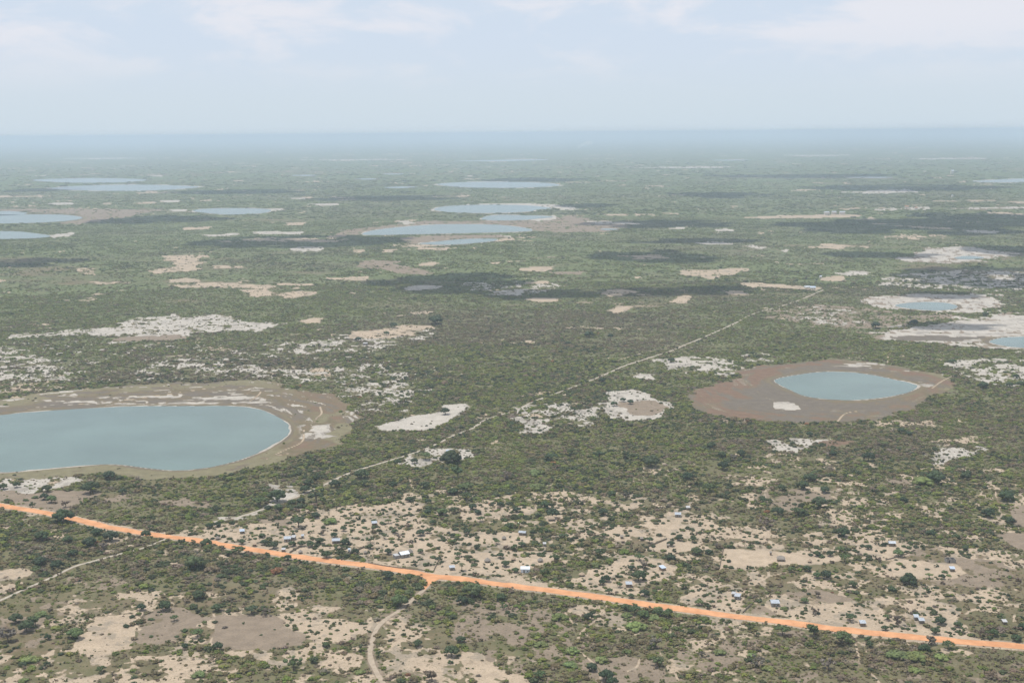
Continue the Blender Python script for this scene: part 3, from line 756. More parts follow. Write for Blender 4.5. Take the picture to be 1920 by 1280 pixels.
# ------------------------------------------------------------------ water, road, tracks
def sheet(name, P, z, mat, **kw):
    bm = bmesh.new()
    vs = [bm.verts.new((p[0], p[1], z)) for p in P]
    es = [bm.edges.new((vs[i], vs[(i + 1) % len(vs)])) for i in range(len(vs))]
    bmesh.ops.triangle_fill(bm, use_beauty=True, use_dissolve=False, edges=es)
    for f in bm.faces:
        if f.normal.z < 0: f.normal_flip()
    me = D.meshes.new(name); bm.to_mesh(me); bm.free()
    return tag(link(name, me, mat), **kw)


rs = np.random.RandomState(5)
for n, P, rc, dw in LAKEW:
    far = float(np.hypot(*P.mean(0)))
    Q = P + 0
    if far < 4000:      # finely uneven waterline
        Q = P + np.stack([fbm(P[:, 0], P[:, 1], 9, 2, 201) - .5, fbm(P[:, 0], P[:, 1], 9, 2, 203) - .5], 1) * 3.0
    sheet(n if 'far' not in n else n, Q, .06 if far < 3000 else .4, M_WATER, kind='structure')


def ribbon(name, L, w, z, mat, seed, jit, taper=0):
    d = np.gradient(L, axis=0); d /= np.linalg.norm(d, axis=1)[:, None]
    seg = np.concatenate([[0], np.cumsum(np.linalg.norm(np.diff(L, axis=0), axis=1))])
    n = max(8, int(seg[-1] / 3.0)); s = np.linspace(0, seg[-1], n)
    X = np.interp(s, seg, L[:, 0]); Y = np.interp(s, seg, L[:, 1])
    dx = np.gradient(X); dy = np.gradient(Y); q = np.hypot(dx, dy); nx, ny = -dy / q, dx / q
    a = w / 2 + (fbm(s, s * 0, 9, 3, seed) - .5) * jit; b = w / 2 + (fbm(s, s * 0 + 50, 9, 3, seed + 9) - .5) * jit
    V = np.zeros((n * 2, 3)); V[:, 2] = z
    V[0::2, 0] = X + nx * a; V[0::2, 1] = Y + ny * a; V[1::2, 0] = X - nx * b; V[1::2, 1] = Y - ny * b
    i = np.arange(n - 1) * 2
    F = np.stack([i, i + 1, i + 3, i + 2], 1)
    me = fast_mesh(name, V, F)
    if me.polygons[0].normal.z < 0: me.flip_normals()
    return tag(link(name, me, mat), kind='structure')


ribbon("dirt_road", ROADW, 8.8, .10, M_ROAD, 7, 3.0)
for k, (w, L) in TRACKW.items():
    ribbon(k, L, w, .07, M_TRACK if k == 'sandy_track' else M_PALE, len(k) * 3, w * .5)
jp = world_poly([(792, 1077), (838, 1083), (822, 1086), (812, 1091), (804, 1098), (797, 1105), (791, 1104), (797, 1095), (800, 1086), (790, 1081)])
sheet('road_junction', jp, .125, M_ROAD, kind='structure')


# ------------------------------------------------------------------ clouds above the frame that throw the broad shadows
def ico(sub):
    bm = bmesh.new(); bmesh.ops.create_icosphere(bm, subdivisions=sub, radius=1)
    V = np.array([v.co[:] for v in bm.verts]); F = np.array([[v.index for v in f.verts] for f in bm.faces]); bm.free()
    return V, F


ICO1, ICO2, ICO3 = ico(1), ico(2), ico(3)
CLOUD_H = 1700.0
SHADOWS = [(560, 453, 210, 11), (1225, 482, 115, 13), (840, 530, 150, 18), (1000, 552, 130, 10), (1200, 548, 110, 8), (1340, 545, 80, 9), (1860, 520, 170, 20), (1770, 553, 80, 7), (1700, 425, 230, 16), (1860, 410, 150, 12), (1890, 470, 80, 10),
           (1240, 420, 150, 7), (1350, 366, 95, 6), (300, 412, 140, 7), (1780, 612, 110, 7), (60, 492, 90, 9), (720, 372, 150, 5), (1700, 352, 190, 6), (1000, 337, 100, 4), (1520, 330, 190, 4), (90, 356, 70, 4), (1290, 452, 130, 5), (1650, 478, 110, 7), (450, 360, 140, 4), (1100, 386, 60, 4)]
rr = np.random.RandomState(17)
for u, v, ru, rv in SHADOWS:
    cx, cy = unproj(u, v); ex, _ = unproj(u + ru, v); _, y0 = unproj(u, v + rv); _, y1 = unproj(u, v - rv)
    rx = float(ex - cx); ry = float((y1 - y0) / 2); cy = float((y0 + y1) / 2)
    VV, FF = [], []; off = 0
    for q in range(34):
        a = rr.uniform(0, 2 * math.pi); r = math.sqrt(rr.uniform(0, .9))
        w = (1 - r * .55) * rr.uniform(.32, .5)
        P = ICO2[0] * np.array([rx * w, ry * w * 1.1, min(rx, ry) * w * .35])
        P = P * (1 + .22 * (vnoise(P[:, 0] / 60 + q, P[:, 1] / 60, 301) - .5))[:, None]
        P = P + np.array([math.cos(a) * r * rx, math.sin(a) * r * ry, 0])
        VV.append(P); FF.append(ICO2[1] + off); off += len(P)
    me = fast_mesh('cloud', np.vstack(VV), np.vstack(FF))
    o = link('cloud', me, M_CLOUD, loc=(float(cx) + sd.x / sd.z * CLOUD_H, cy + sd.y / sd.z * CLOUD_H, CLOUD_H))
    tag(o, kind='stuff')

# haze: one closed box of pale, even air around the camera and the ground
def build_haze():
    me = D.meshes.new('haze'); bm = bmesh.new(); bmesh.ops.create_cube(bm, size=1)
    bm.to_mesh(me); bm.free()
    m = D.materials.new('haze'); m.use_nodes = True; t = NT(m.node_tree)
    out = t.n('ShaderNodeOutputMaterial'); v = t.n('ShaderNodeVolumePrincipled')
    v.inputs['Color'].default_value = (.70, .835, 1.0, 1)
    v.inputs['Density'].default_value = 7.6e-5
    v.inputs['Anisotropy'].default_value = 0.0
    t.t.links.new(v.outputs[0], out.inputs['Volume'])
    o = link('haze', me, m)
    o.scale = (134000, 134000, 316); o.location = (0, 0, 158 - 1)
    tag(o, kind='stuff')


build_haze()



# ------------------------------------------------------------------ foliage shapes
def lumpy(rg, lobes, card_n, card, sub=ICO1, squash=.8, seed=0):
    """one crown, unit width: uneven lobes overlaid with small leaf sprays; lobes = (x, y, z, r)"""
    V, F, off = [], [], 0
    for (x, y, z, r) in lobes:
        P = sub[0] * (1 + .38 * (rg.rand(len(sub[0]), 1) - .5))
        P = P * np.array([r, r, r * squash]) + np.array([x, y, z])
        V.append(P); F.append(sub[1] + off); off += len(P)
    for _ in range(card_n):
        x, y, z, r = lobes[rg.randint(len(lobes))]
        d = rg.normal(size=3); d /= np.linalg.norm(d)
        if d[2] < -.3: d[2] *= -1
        c = np.array([x, y, z]) + d * np.array([r, r, r * squash]) * rg.uniform(.9, 1.28)
        nrm = d + rg.normal(size=3) * .55; nrm /= np.linalg.norm(nrm)
        a = np.cross(nrm, [0, 0, 1.001]); a /= np.linalg.norm(a) + 1e-9; b = np.cross(nrm, a)
        s = card * rg.uniform(.6, 1.4)
        t = rg.uniform(0, 6.28); a, b = a * math.cos(t) + b * math.sin(t), b * math.cos(t) - a * math.sin(t)
        P = np.array([c - a * s, c + b * s * .7, c + a * s, c - b * s * .8])
        V.append(P); F.append(np.array([[0, 1, 2], [0, 2, 3]]) + off); off += 4
    return np.vstack(V), np.vstack(F)


def dome_lobes(rg, n, rx, z0, zr, r0, r1):
    L = []
    for i in range(n):
        a = i * 2.4 + rg.uniform(-.4, .4); q = math.sqrt((i + .5) / n) * rx
        L.append((q * math.cos(a), q * math.sin(a), z0 + zr * (1 - (q / rx) ** 2) * rg.uniform(.7, 1.1), rg.uniform(r0, r1)))
    return L


rg = np.random.RandomState(3)
CROWN = {}
CROWN['round'] = []
for k in range(5):
    V, F = lumpy(rg, dome_lobes(rg, 15, .36, .33, .24, .13, .21), 260, .035, ICO1, .8)
    CROWN['round'].append(fast_mesh('crown', V, F))
CROWN['spread'] = []
for k in range(4):
    V, F = lumpy(rg, dome_lobes(rg, 14, .41, .42, .10, .10, .15), 240, .035, ICO1, .62)
    CROWN['spread'].append(fast_mesh('crown', V, F))
CROWN['loose'] = []
for k in range(4):
    V, F = lumpy(rg, [(rg.uniform(-.33, .33), rg.uniform(-.33, .33), rg.uniform(.3, .6), rg.uniform(.06, .13)) for _ in range(13)], 230, .04, ICO1, .8)
    CROWN['loose'].append(fast_mesh('crown', V, F))
CROWN['big'] = []
for k in range(2):
    V, F = lumpy(rg, dome_lobes(rg, 34, .40, .22, .36, .09, .17), 700, .022, ICO1, .85)
    CROWN['big'].append(fast_mesh('crown', V, F))
CROWN['bush'] = []
for k in range(6):
    V, F = lumpy(rg, dome_lobes(rg, 10, .36, .10, .22, .14, .22), 150, .045, ICO1, .8)
    CROWN['bush'].append(fast_mesh('foliage', V, F))


def tube(rg, pts, rad, n=6):
    V, F = [], []
    pts = [Vector(p) for p in pts]
    for i, p in enumerate(pts):
        d = (pts[min(i + 1, len(pts) - 1)] - pts[max(i - 1, 0)]).normalized()
        a = d.orthogonal().normalized(); b = d.cross(a)
        for k in range(n):
            t = 2 * math.pi * k / n
            V.append(p + (a * math.cos(t) + b * math.sin(t)) * rad[i])
    for i in range(len(pts) - 1):
        for k in range(n):
            F.append((i * n + k, i * n + (k + 1) % n, (i + 1) * n + (k + 1) % n, (i + 1) * n + k))
    return [tuple(v) for v in V], F


def join_parts(name, parts):
    V, F = [], []
    for v, f in parts:
        o = len(V); V += v; F += [tuple(i + o for i in q) for q in f]
    me = D.meshes.new(name); me.from_pydata(V, [], F); me.update()
    return me


TRUNK = []
for k in range(4):
    top = .30
    ps = [tube(rg, [(0, 0, -.02), (rg.uniform(-.02, .02), rg.uniform(-.02, .02), top * .5), (rg.uniform(-.04, .04), rg.uniform(-.04, .04), top)], [.040, .030, .024])]
    for q in range(5):
        a = q * 1.26 + rg.uniform(-.3, .3); r = rg.uniform(.14, .26)
        ps.append(tube(rg, [(0, 0, top * rg.uniform(.6, .95)), (math.cos(a) * r * .5, math.sin(a) * r * .5, top + .08), (math.cos(a) * r, math.sin(a) * r, top + .2)], [.02, .014, .006], 5))
    me = join_parts('trunk', ps); me.materials.append(M_BARK); TRUNK.append(me)
# palms: slim trunk and a crown of drooping fronds
def palm_crown():
    V, F = [], []
    for q in range(14):
        a = q * 2 * math.pi / 14 + rg.uniform(-.15, .15); L = rg.uniform(.42, .55); up = rg.uniform(.05, .35)
        pr = None
        for s in range(6):
            t = s / 5; r = L * t; z = 1.0 + up * t - (.25 + up * 1.1) * t * t
            w = .07 * math.sin(math.pi * (.12 + .88 * t)) + .006
            c = np.array([math.cos(a) * r, math.sin(a) * r, z]); sd_ = np.array([-math.sin(a), math.cos(a), 0])
            i = len(V); V += [tuple(c - sd_ * w - [0, 0, w * .6]), tuple(c), tuple(c + sd_ * w - [0, 0, w * .6])]
            if pr is not None:
                F += [(pr, pr + 1, i + 1, i), (pr + 1, pr + 2, i + 2, i + 1)]
            pr = i
    me = D.meshes.new('frond_crown'); me.from_pydata(V, [], F); me.update(); return me


PALMC = palm_crown()
PALMT = join_parts('trunk', [tube(rg, [(0, 0, -.02), (.02, .01, .5), (.0, .0, 1.0)], [.045, .032, .026])]); PALMT.materials.append(M_BARK)
# leafless shrub: a fan of thin grey twigs
def twigs():
    ps = []
    for q in range(16):
        a = rg.uniform(0, 6.28); r = rg.uniform(.15, .48); z = rg.uniform(.3, .62) * (1.1 - r)
        m = (math.cos(a) * r * .5, math.sin(a) * r * .5, z * .7)
        e = (math.cos(a) * r, math.sin(a) * r, z)
        ps.append(tube(rg, [(0, 0, 0), m, e], [.014, .011, .004], 3))
        for w in range(5):
            b = a + rg.uniform(-.9, .9); r2 = rg.uniform(.06, .18); s = rg.uniform(.5, 1)
            p0 = tuple(m[i] * (1 - s) + e[i] * s for i in range(3))
            ps.append(tube(rg, [p0, (p0[0] + math.cos(b) * r2, p0[1] + math.sin(b) * r2, p0[2] + rg.uniform(.02, .14))], [.010, .004], 3))
    return join_parts('twigs', ps)


TWIGS = [twigs() for _ in range(3)]
for L in CROWN.values():
    for me in L: me.materials.append(M_LEAF_O)
PALMC.materials.append(M_LEAF_O)
for me in TWIGS: me.materials.append(M_LEAF_O)

TINT = {'d': [(.036, .052, .022), (.044, .062, .026), (.030, .046, .022)], 'g': [(.062, .088, .032), (.074, .098, .038), (.056, .078, .034)],
        'l': [(.115, .138, .044), (.130, .150, .052), (.100, .122, .044)], 'b': [(.120, .098, .075), (.105, .080, .058), (.135, .115, .092)],
        'p': [(.085, .095, .045)], 'D': [(.034, .046, .020)]}

# ------------------------------------------------------------------ individually placed trees: (x, y of the foot, crown width, sort) read off enlargements of the photograph
Z = []
def zz(ox, oy, s, L):
    for (x, y, w, k) in L:
        Z.append((ox + x / s, oy + y / s, w / s, k))


zz(640, 930, 7.385, [(945,185,60,'d'),(745,215,50,'d'),(560,255,80,'g'),(810,290,55,'d'),(940,225,35,'g'),(85,375,75,'g'),(160,350,90,'d'),(240,330,90,'d'),(310,345,80,'d'),(445,350,85,'g'),(565,385,90,'g'),(650,375,100,'g'),(865,330,60,'g'),(935,360,60,'d'),(965,415,65,'g'),(775,350,60,'g'),(850,430,60,'g'),(30,480,100,'d'),(145,480,90,'g'),(270,500,80,'g'),(320,440,90,'g'),(240,400,70,'g'),(450,440,70,'g'),(525,485,80,'d'),(690,440,60,'g'),(740,510,100,'d'),(590,590,130,'g'),(400,650,140,'g'),(700,640,80,'g'),(780,690,90,'g'),(790,590,110,'b'),(940,680,120,'b'),(1100,540,140,'d'),(1200,510,110,'d'),(1195,685,90,'g'),(1400,620,90,'g'),(1550,660,110,'g'),(400,725,110,'d'),(490,850,90,'g'),(650,800,120,'d'),(550,770,60,'p'),(190,800,120,'d'),(50,680,140,'d'),(210,590,70,'g'),(1095,780,100,'g'),(1020,950,120,'g'),(1170,960,90,'g'),(1270,850,90,'g'),(1340,870,90,'d'),(1260,960,90,'g'),(1610,840,120,'g'),(1880,730,100,'d'),(1830,960,90,'g'),(1670,1030,110,'p'),(1270,390,100,'d'),(1200,240,110,'d'),(1400,260,160,'g'),(1560,230,150,'g'),(1820,180,130,'d'),(1890,250,110,'d'),(1740,520,110,'d'),(1550,540,90,'d'),(640,1140,190,'d'),(930,1090,60,'d'),(1110,1090,40,'g'),(270,1210,70,'g'),(1430,900,40,'b')])
zz(880, 930, 7.385, [(430,140,100,'d'),(655,220,110,'d'),(1040,160,150,'d'),(150,350,120,'g'),(325,360,80,'d'),(490,340,90,'g'),(550,450,130,'d'),(685,310,70,'d'),(780,300,90,'d'),(955,290,100,'d'),(1150,300,200,'d'),(1850,260,150,'d'),(1430,50,120,'l'),(740,420,60,'b'),(1010,400,90,'d'),(380,660,100,'g'),(115,740,120,'d'),(570,570,60,'d'),(605,750,120,'g'),(725,690,110,'g'),(700,740,70,'l'),(440,760,50,'g'),(880,690,50,'p'),(985,690,80,'l'),(1150,720,100,'g'),(430,850,110,'d'),(315,800,40,'g'),(495,970,130,'d'),(50,920,100,'g'),(640,1050,110,'d'),(800,960,50,'p'),(945,990,80,'g'),(885,960,60,'g'),(1110,970,60,'b'),(255,1130,50,'d'),(440,1120,40,'d'),(200,990,40,'d'),(350,1040,35,'d'),(1000,600,100,'g'),(1000,530,160,'g'),(1090,520,100,'d'),(1015,830,80,'g'),(1180,900,150,'g'),(1600,790,70,'d'),(1750,970,170,'l'),(1810,840,200,'g'),(1380,1130,80,'g'),(1395,1230,90,'g'),(1840,1220,110,'d'),(1890,1180,140,'d'),(1680,1150,60,'g'),(1255,1220,70,'p'),(1190,1160,90,'g'),(1050,1100,160,'g'),(1860,570,110,'g'),(1310,600,150,'g'),(1720,620,110,'g')])
zz(1130, 1000, 7.385, [(945,170,120,'d'),(1245,120,130,'g'),(1060,95,110,'d'),(1295,290,170,'d'),(1465,280,110,'d'),(1745,390,90,'d'),(1600,200,110,'b'),(650,130,130,'g'),(510,370,150,'g'),(590,480,160,'b'),(700,460,80,'g'),(405,500,100,'d'),(500,650,210,'d'),(60,680,160,'d'),(245,600,80,'g'),(945,610,70,'g'),(1015,670,60,'g'),(85,830,110,'g'),(235,740,100,'g'),(290,830,70,'g'),(390,890,100,'d'),(580,860,150,'d'),(720,800,80,'g'),(500,740,40,'g'),(940,370,140,'d'),(1420,530,80,'b'),(1120,770,130,'g'),(1240,800,70,'g'),(1445,850,60,'g'),(1525,950,80,'d'),(1335,990,130,'g'),(1610,1050,50,'d'),(1885,1080,70,'d'),(1290,880,40,'b'),(1700,870,35,'g'),(770,1050,140,'l'),(440,1000,90,'l'),(620,920,90,'p'),(330,1060,150,'d'),(700,1180,200,'l'),(920,1110,110,'g'),(1070,1150,150,'l')])
zz(1380, 1000, 7.385, [(190,200,80,'g'),(460,195,80,'g'),(1030,300,90,'d'),(1120,310,110,'d'),(940,280,50,'g'),(1300,310,110,'d'),(1440,260,150,'g'),(1500,390,170,'g'),(1190,330,90,'g'),(1150,380,50,'g'),(1325,390,50,'g'),(770,530,110,'g'),(990,520,120,'d'),(1250,620,170,'d'),(1120,610,120,'g'),(1400,610,80,'g'),(1560,600,90,'g'),(1690,580,100,'g'),(1620,740,130,'d'),(930,665,80,'d'),(950,955,110,'g'),(1070,1110,150,'b'),(1140,1100,60,'d'),(660,1045,100,'l'),(570,930,70,'g'),(475,930,50,'g'),(125,1005,50,'d'),(35,1080,60,'d'),(210,890,60,'g'),(1580,1210,180,'g'),(1440,990,40,'b'),(1140,880,130,'b'),(620,850,60,'b'),(460,670,60,'b')])
zz(1600, 990, 7.385, [(770,775,240,'D'),(445,220,80,'d'),(700,260,70,'g'),(615,280,50,'g'),(120,260,50,'d'),(210,290,110,'d'),(90,370,80,'b'),(170,360,70,'g'),(230,390,50,'g'),(400,240,110,'p'),(320,320,50,'d'),(620,390,160,'g'),(640,500,90,'l'),(600,570,70,'g'),(345,570,80,'d'),(440,550,90,'d'),(490,580,70,'d'),(720,545,80,'d'),(840,530,80,'g'),(1020,570,65,'d'),(1145,530,80,'d'),(1225,700,100,'d'),(1265,610,90,'g'),(1320,660,80,'l'),(1050,690,110,'l'),(1140,680,40,'g'),(350,460,100,'b'),(1070,110,130,'d'),(1425,150,110,'d'),(1550,300,110,'d'),(1900,480,60,'d'),(1075,310,40,'d'),(1030,890,120,'g'),(530,880,130,'d'),(1130,1090,90,'b'),(820,1160,90,'b'),(880,1210,60,'g')])
zz(1560, 1100, 5.333, [(550,330,90,'g'),(650,380,150,'b'),(530,430,80,'d'),(1090,370,120,'d'),(1260,400,90,'d'),(1310,450,90,'g'),(1030,470,100,'d'),(830,440,50,'g'),(825,390,40,'g'),(1140,450,40,'g'),(1190,490,50,'g'),(1840,540,110,'d'),(1620,490,100,'d'),(1810,440,70,'d'),(1900,320,70,'d'),(1900,420,90,'d'),(1480,510,150,'b'),(1700,330,100,'g'),(850,290,50,'d'),(800,270,60,'b'),(1030,210,60,'b'),(650,700,250,'l'),(830,720,230,'l'),(920,650,120,'d'),(350,560,130,'g'),(380,600,80,'d'),(100,570,200,'g'),(1160,620,130,'g'),(1000,580,130,'b'),(1750,90,50,'d')])
zz(380, 960, 7.385, [(1770,150,220,'l'),(1330,210,240,'g'),(405,160,90,'d'),(205,200,110,'d'),(1560,80,130,'d'),(90,220,110,'d'),(325,230,60,'g'),(205,330,90,'d'),(140,370,70,'d'),(50,470,170,'d'),(60,370,40,'p'),(380,370,70,'d'),(540,440,110,'d'),(820,350,100,'d'),(725,370,60,'g'),(855,450,120,'d'),(980,500,150,'d'),(970,420,50,'p'),(1075,420,50,'p'),(1240,470,110,'d'),(1370,470,130,'d'),(1495,480,130,'d'),(1620,430,130,'d'),(1820,350,110,'d'),(1720,630,160,'d'),(1880,640,90,'d'),(785,230,80,'d'),(430,480,60,'g'),(370,600,120,'g'),(500,590,200,'g'),(1365,690,90,'d'),(1180,660,120,'d'),(335,410,40,'p'),(1660,310,100,'b'),(1500,290,90,'g')])
zz(0, 860, 3, [(615,115,70,'d'),(550,100,25,'d'),(510,190,110,'d'),(265,185,60,'d'),(20,170,50,'d'),(95,160,45,'d'),(145,235,35,'g'),(200,220,35,'g'),(250,230,55,'d'),(290,245,60,'g'),(185,270,45,'g'),(40,235,35,'g'),(690,195,50,'d'),(770,130,45,'b'),(380,470,60,'d'),(505,495,80,'d'),(235,460,80,'d'),(545,430,70,'d'),(410,545,60,'d'),(320,620,80,'d'),(225,600,80,'d'),(620,460,90,'d'),(585,510,60,'b'),(820,440,60,'d'),(360,360,120,'d'),(370,270,60,'b'),(1100,620,110,'g'),(1415,870,80,'g'),(1115,790,80,'d'),(1490,880,70,'b'),(1225,855,70,'d'),(795,850,60,'d'),(930,850,80,'d'),(745,890,40,'d'),(850,905,40,'g'),(980,910,50,'g'),(710,945,40,'d'),(1040,970,40,'g'),(850,1000,25,'g'),(995,1000,30,'g'),(1265,950,35,'b'),(1365,925,25,'g'),(1545,960,15,'g'),(1470,990,20,'g'),(1040,1065,45,'d'),(1225,1075,65,'d'),(1830,1060,50,'g'),(1765,1145,50,'d'),(1650,1180,110,'g'),(150,970,100,'d'),(200,940,90,'g'),(420,1010,100,'g'),(270,1015,45,'d'),(45,1030,120,'b'),(165,1140,100,'l'),(345,1100,40,'d'),(265,1150,40,'d'),(570,1200,60,'g'),(1120,1220,90,'l'),(135,1250,60,'l'),(230,880,80,'l'),(90,920,80,'d'),(1110,1000,80,'g'),(1640,260,50,'d'),(1690,250,50,'d'),(1560,240,110,'d'),(1465,265,90,'g'),(1780,245,110,'g'),(1885,160,70,'d'),(1735,150,60,'d'),(1780,120,50,'d'),(1715,190,60,'d'),(1510,290,50,'d'),(1565,290,60,'g'),(1435,205,30,'d'),(1480,195,50,'g'),(1305,360,40,'d'),(1225,380,40,'d'),(1775,335,80,'d')])
zz(640, 860, 3, [(655,105,85,'g'),(1095,90,100,'l'),(930,115,70,'b'),(470,165,65,'d'),(130,155,60,'g'),(115,110,80,'g'),(290,160,50,'d'),(380,240,45,'d'),(630,200,65,'d'),(705,235,80,'g'),(700,190,100,'g'),(490,250,40,'d'),(1100,168,100,'l'),(1520,210,50,'d'),(1590,225,60,'b'),(740,780,120,'g'),(680,815,70,'d'),(900,795,65,'d'),(760,830,30,'d'),(915,845,50,'g'),(1025,830,50,'l'),(330,830,100,'g'),(380,770,60,'g'),(670,1030,60,'d'),(620,1110,90,'g'),(605,1150,40,'g'),(1225,900,100,'l'),(1300,1090,90,'l'),(1390,905,60,'d'),(1425,890,30,'g'),(1410,1190,65,'d'),(1490,1245,90,'d'),(1525,1270,70,'d'),(1770,1060,90,'b'),(1775,1165,90,'g'),(1290,1165,90,'l'),(1660,955,130,'l'),(1605,885,70,'l'),(1650,872,75,'g'),(1700,895,70,'g'),(1780,880,65,'d'),(1825,890,60,'g'),(1115,1240,80,'g'),(1120,1050,80,'l'),(510,1250,110,'b'),(105,1205,70,'l'),(430,1055,60,'d'),(210,1110,60,'g'),(770,1220,30,'b'),(1460,1140,80,'l')])
zz(1280, 860, 3, [(715,125,75,'d'),(675,170,70,'d'),(800,190,60,'d'),(770,278,95,'d'),(535,315,75,'d'),(455,243,45,'d'),(560,178,50,'d'),(150,190,90,'g'),(30,118,70,'d'),(230,62,70,'d'),(645,320,80,'g'),(900,437,75,'d'),(1240,243,45,'d'),(1720,328,80,'d'),(1605,90,40,'d'),(1590,115,60,'d'),(1820,235,90,'d'),(1840,365,60,'d'),(1420,140,110,'d'),(1360,138,140,'l'),(470,390,90,'b'),(390,1110,60,'l'),(480,1185,80,'l'),(210,1095,80,'l'),(420,1165,90,'b'),(1300,1195,80,'l'),(1460,1125,90,'l'),(110,1115,50,'b'),(820,1185,100,'b'),(740,1000,110,'g'),(900,1035,80,'g'),(940,1030,60,'l'),(560,990,90,'g')])
zz(640, 560, 3, [(615,928,120,'D'),(410,925,45,'d'),(315,933,50,'d'),(420,960,35,'d'),(475,905,70,'g'),(585,650,55,'d'),(705,705,35,'d'),(480,715,20,'d'),(695,788,50,'g'),(1450,913,90,'g'),(1595,905,80,'g'),(1290,885,70,'g'),(1180,915,80,'g'),(1740,945,110,'d'),(1585,578,35,'d'),(1625,592,40,'d'),(1535,603,40,'d'),(1310,640,50,'g'),(1465,472,40,'d'),(1855,358,40,'d'),(1395,218,55,'d'),(1275,258,35,'d'),(1515,222,35,'d'),(295,163,45,'d'),(255,205,35,'g'),(95,238,40,'d'),(530,145,90,'d')])
zz(1280, 560, 3, [(1230,758,50,'d'),(1045,912,75,'d'),(845,884,45,'d'),(715,775,40,'d'),(1690,503,60,'d'),(1840,498,50,'d'),(1875,447,40,'d'),(1900,492,50,'d'),(330,888,60,'d'),(230,962,60,'d'),(160,842,60,'d'),(220,892,50,'d'),(285,907,50,'b'),(1270,768,40,'d'),(1085,168,60,'d'),(1300,148,50,'d'),(1700,97,40,'d'),(1140,833,50,'l'),(1520,363,40,'d')])
kept = []
for t_ in Z:                                        # the enlargements overlap: drop what was read twice
    if all(math.hypot(t_[0] - q[0], (t_[1] - q[1]) * 2) > .38 * max(t_[2], q[2]) for q in kept):
        kept.append(t_)
Z = kept
# landmarks used to say where a thing stands: (name, u, v)
MARKS = [('the white metal shed', 985, 1067), ('the grey brick house', 754, 1040), ('the road junction', 813, 1082), ('the oval lake', 1590, 740),
         ('the big lake', 400, 880), ('the lone blue-roofed house', 841, 850), ('the roofless block walls', 1781, 1050), ('the fenced sandy yard', 1400, 1050),
         ('the triangular yard', 1270, 1024), ('the joined tin huts', 1723, 1163), ('the bare brown field', 480, 1185),
         ('the sandy side track', 700, 1200), ('the pale left track', 150, 1057), ('the diagonal track', 600, 912), ('the chalky clearing', 1195, 765),
         ('the oblong clearing', 780, 785), ('the long grey house', 541, 1010), ('the grey roadside field', 90, 940),
         ('the wide tin house', 1453, 1131), ('the stick fence', 847, 1065), ('the hut among palms', 1671, 1019),
         ('the half-hidden tin hut', 702, 981), ('the sandy rectangle', 215, 1185), ('the last thatched hut', 1794, 1168),
         ('the sandy footpaths', 1190, 1170), ('the right-edge field', 1900, 1015), ('the grove hut', 1270, 965), ('the lone low hut', 1242, 1065),
         ('the white chalk patch', 1495, 832), ('the eastern bare field', 1500, 940), ('the small lake', 1738, 573), ('the orange road end', 60, 955), ('the lowest thatched dome', 1091, 1077)]


def where(u, v):
    x, y = unproj(u, v); best = None
    for nm, a, b in MARKS:
        mx, my = unproj(a, b); d = math.hypot(x - mx, y - my)
        if best is None or d < best[0]: best = (d, nm, x - mx, y - my)
    d, nm, dx, dy = best
    near = 'close ' if d < 22 else ('' if d < 70 else 'well ')
    if abs(dx) > abs(dy): rel = 'right of' if dx > 0 else 'left of'
    else: rel = 'behind' if dy > 0 else 'in front of'
    return f'{near}{rel} {nm}'.replace('close behind', 'just behind').replace('close in front', 'just in front')


def finish_labels(items, cap=16):
    """items: (object, look, place, u, v). same words -> tell them apart by order from the left"""
    by = {}
    for it in items: by.setdefault((it[1], it[2]), []).append(it)
    words = ['leftmost', 'second', 'third', 'fourth', 'fifth', 'sixth', 'seventh', 'eighth', 'ninth', 'tenth', 'eleventh', 'twelfth']
    for (look, place), L in by.items():
        L.sort(key=lambda i: i[3])
        if len(L) == 1:
            L[0][0]['label'] = f'{look} {place}'; continue
        for i, it in enumerate(L):
            o = words[i] if i else 'leftmost'
            if i == len(L) - 1: o = 'rightmost'
            if o not in ('leftmost', 'rightmost'): o += ' from left,'
            it[0]['label'] = f'{o} {look} {place}'


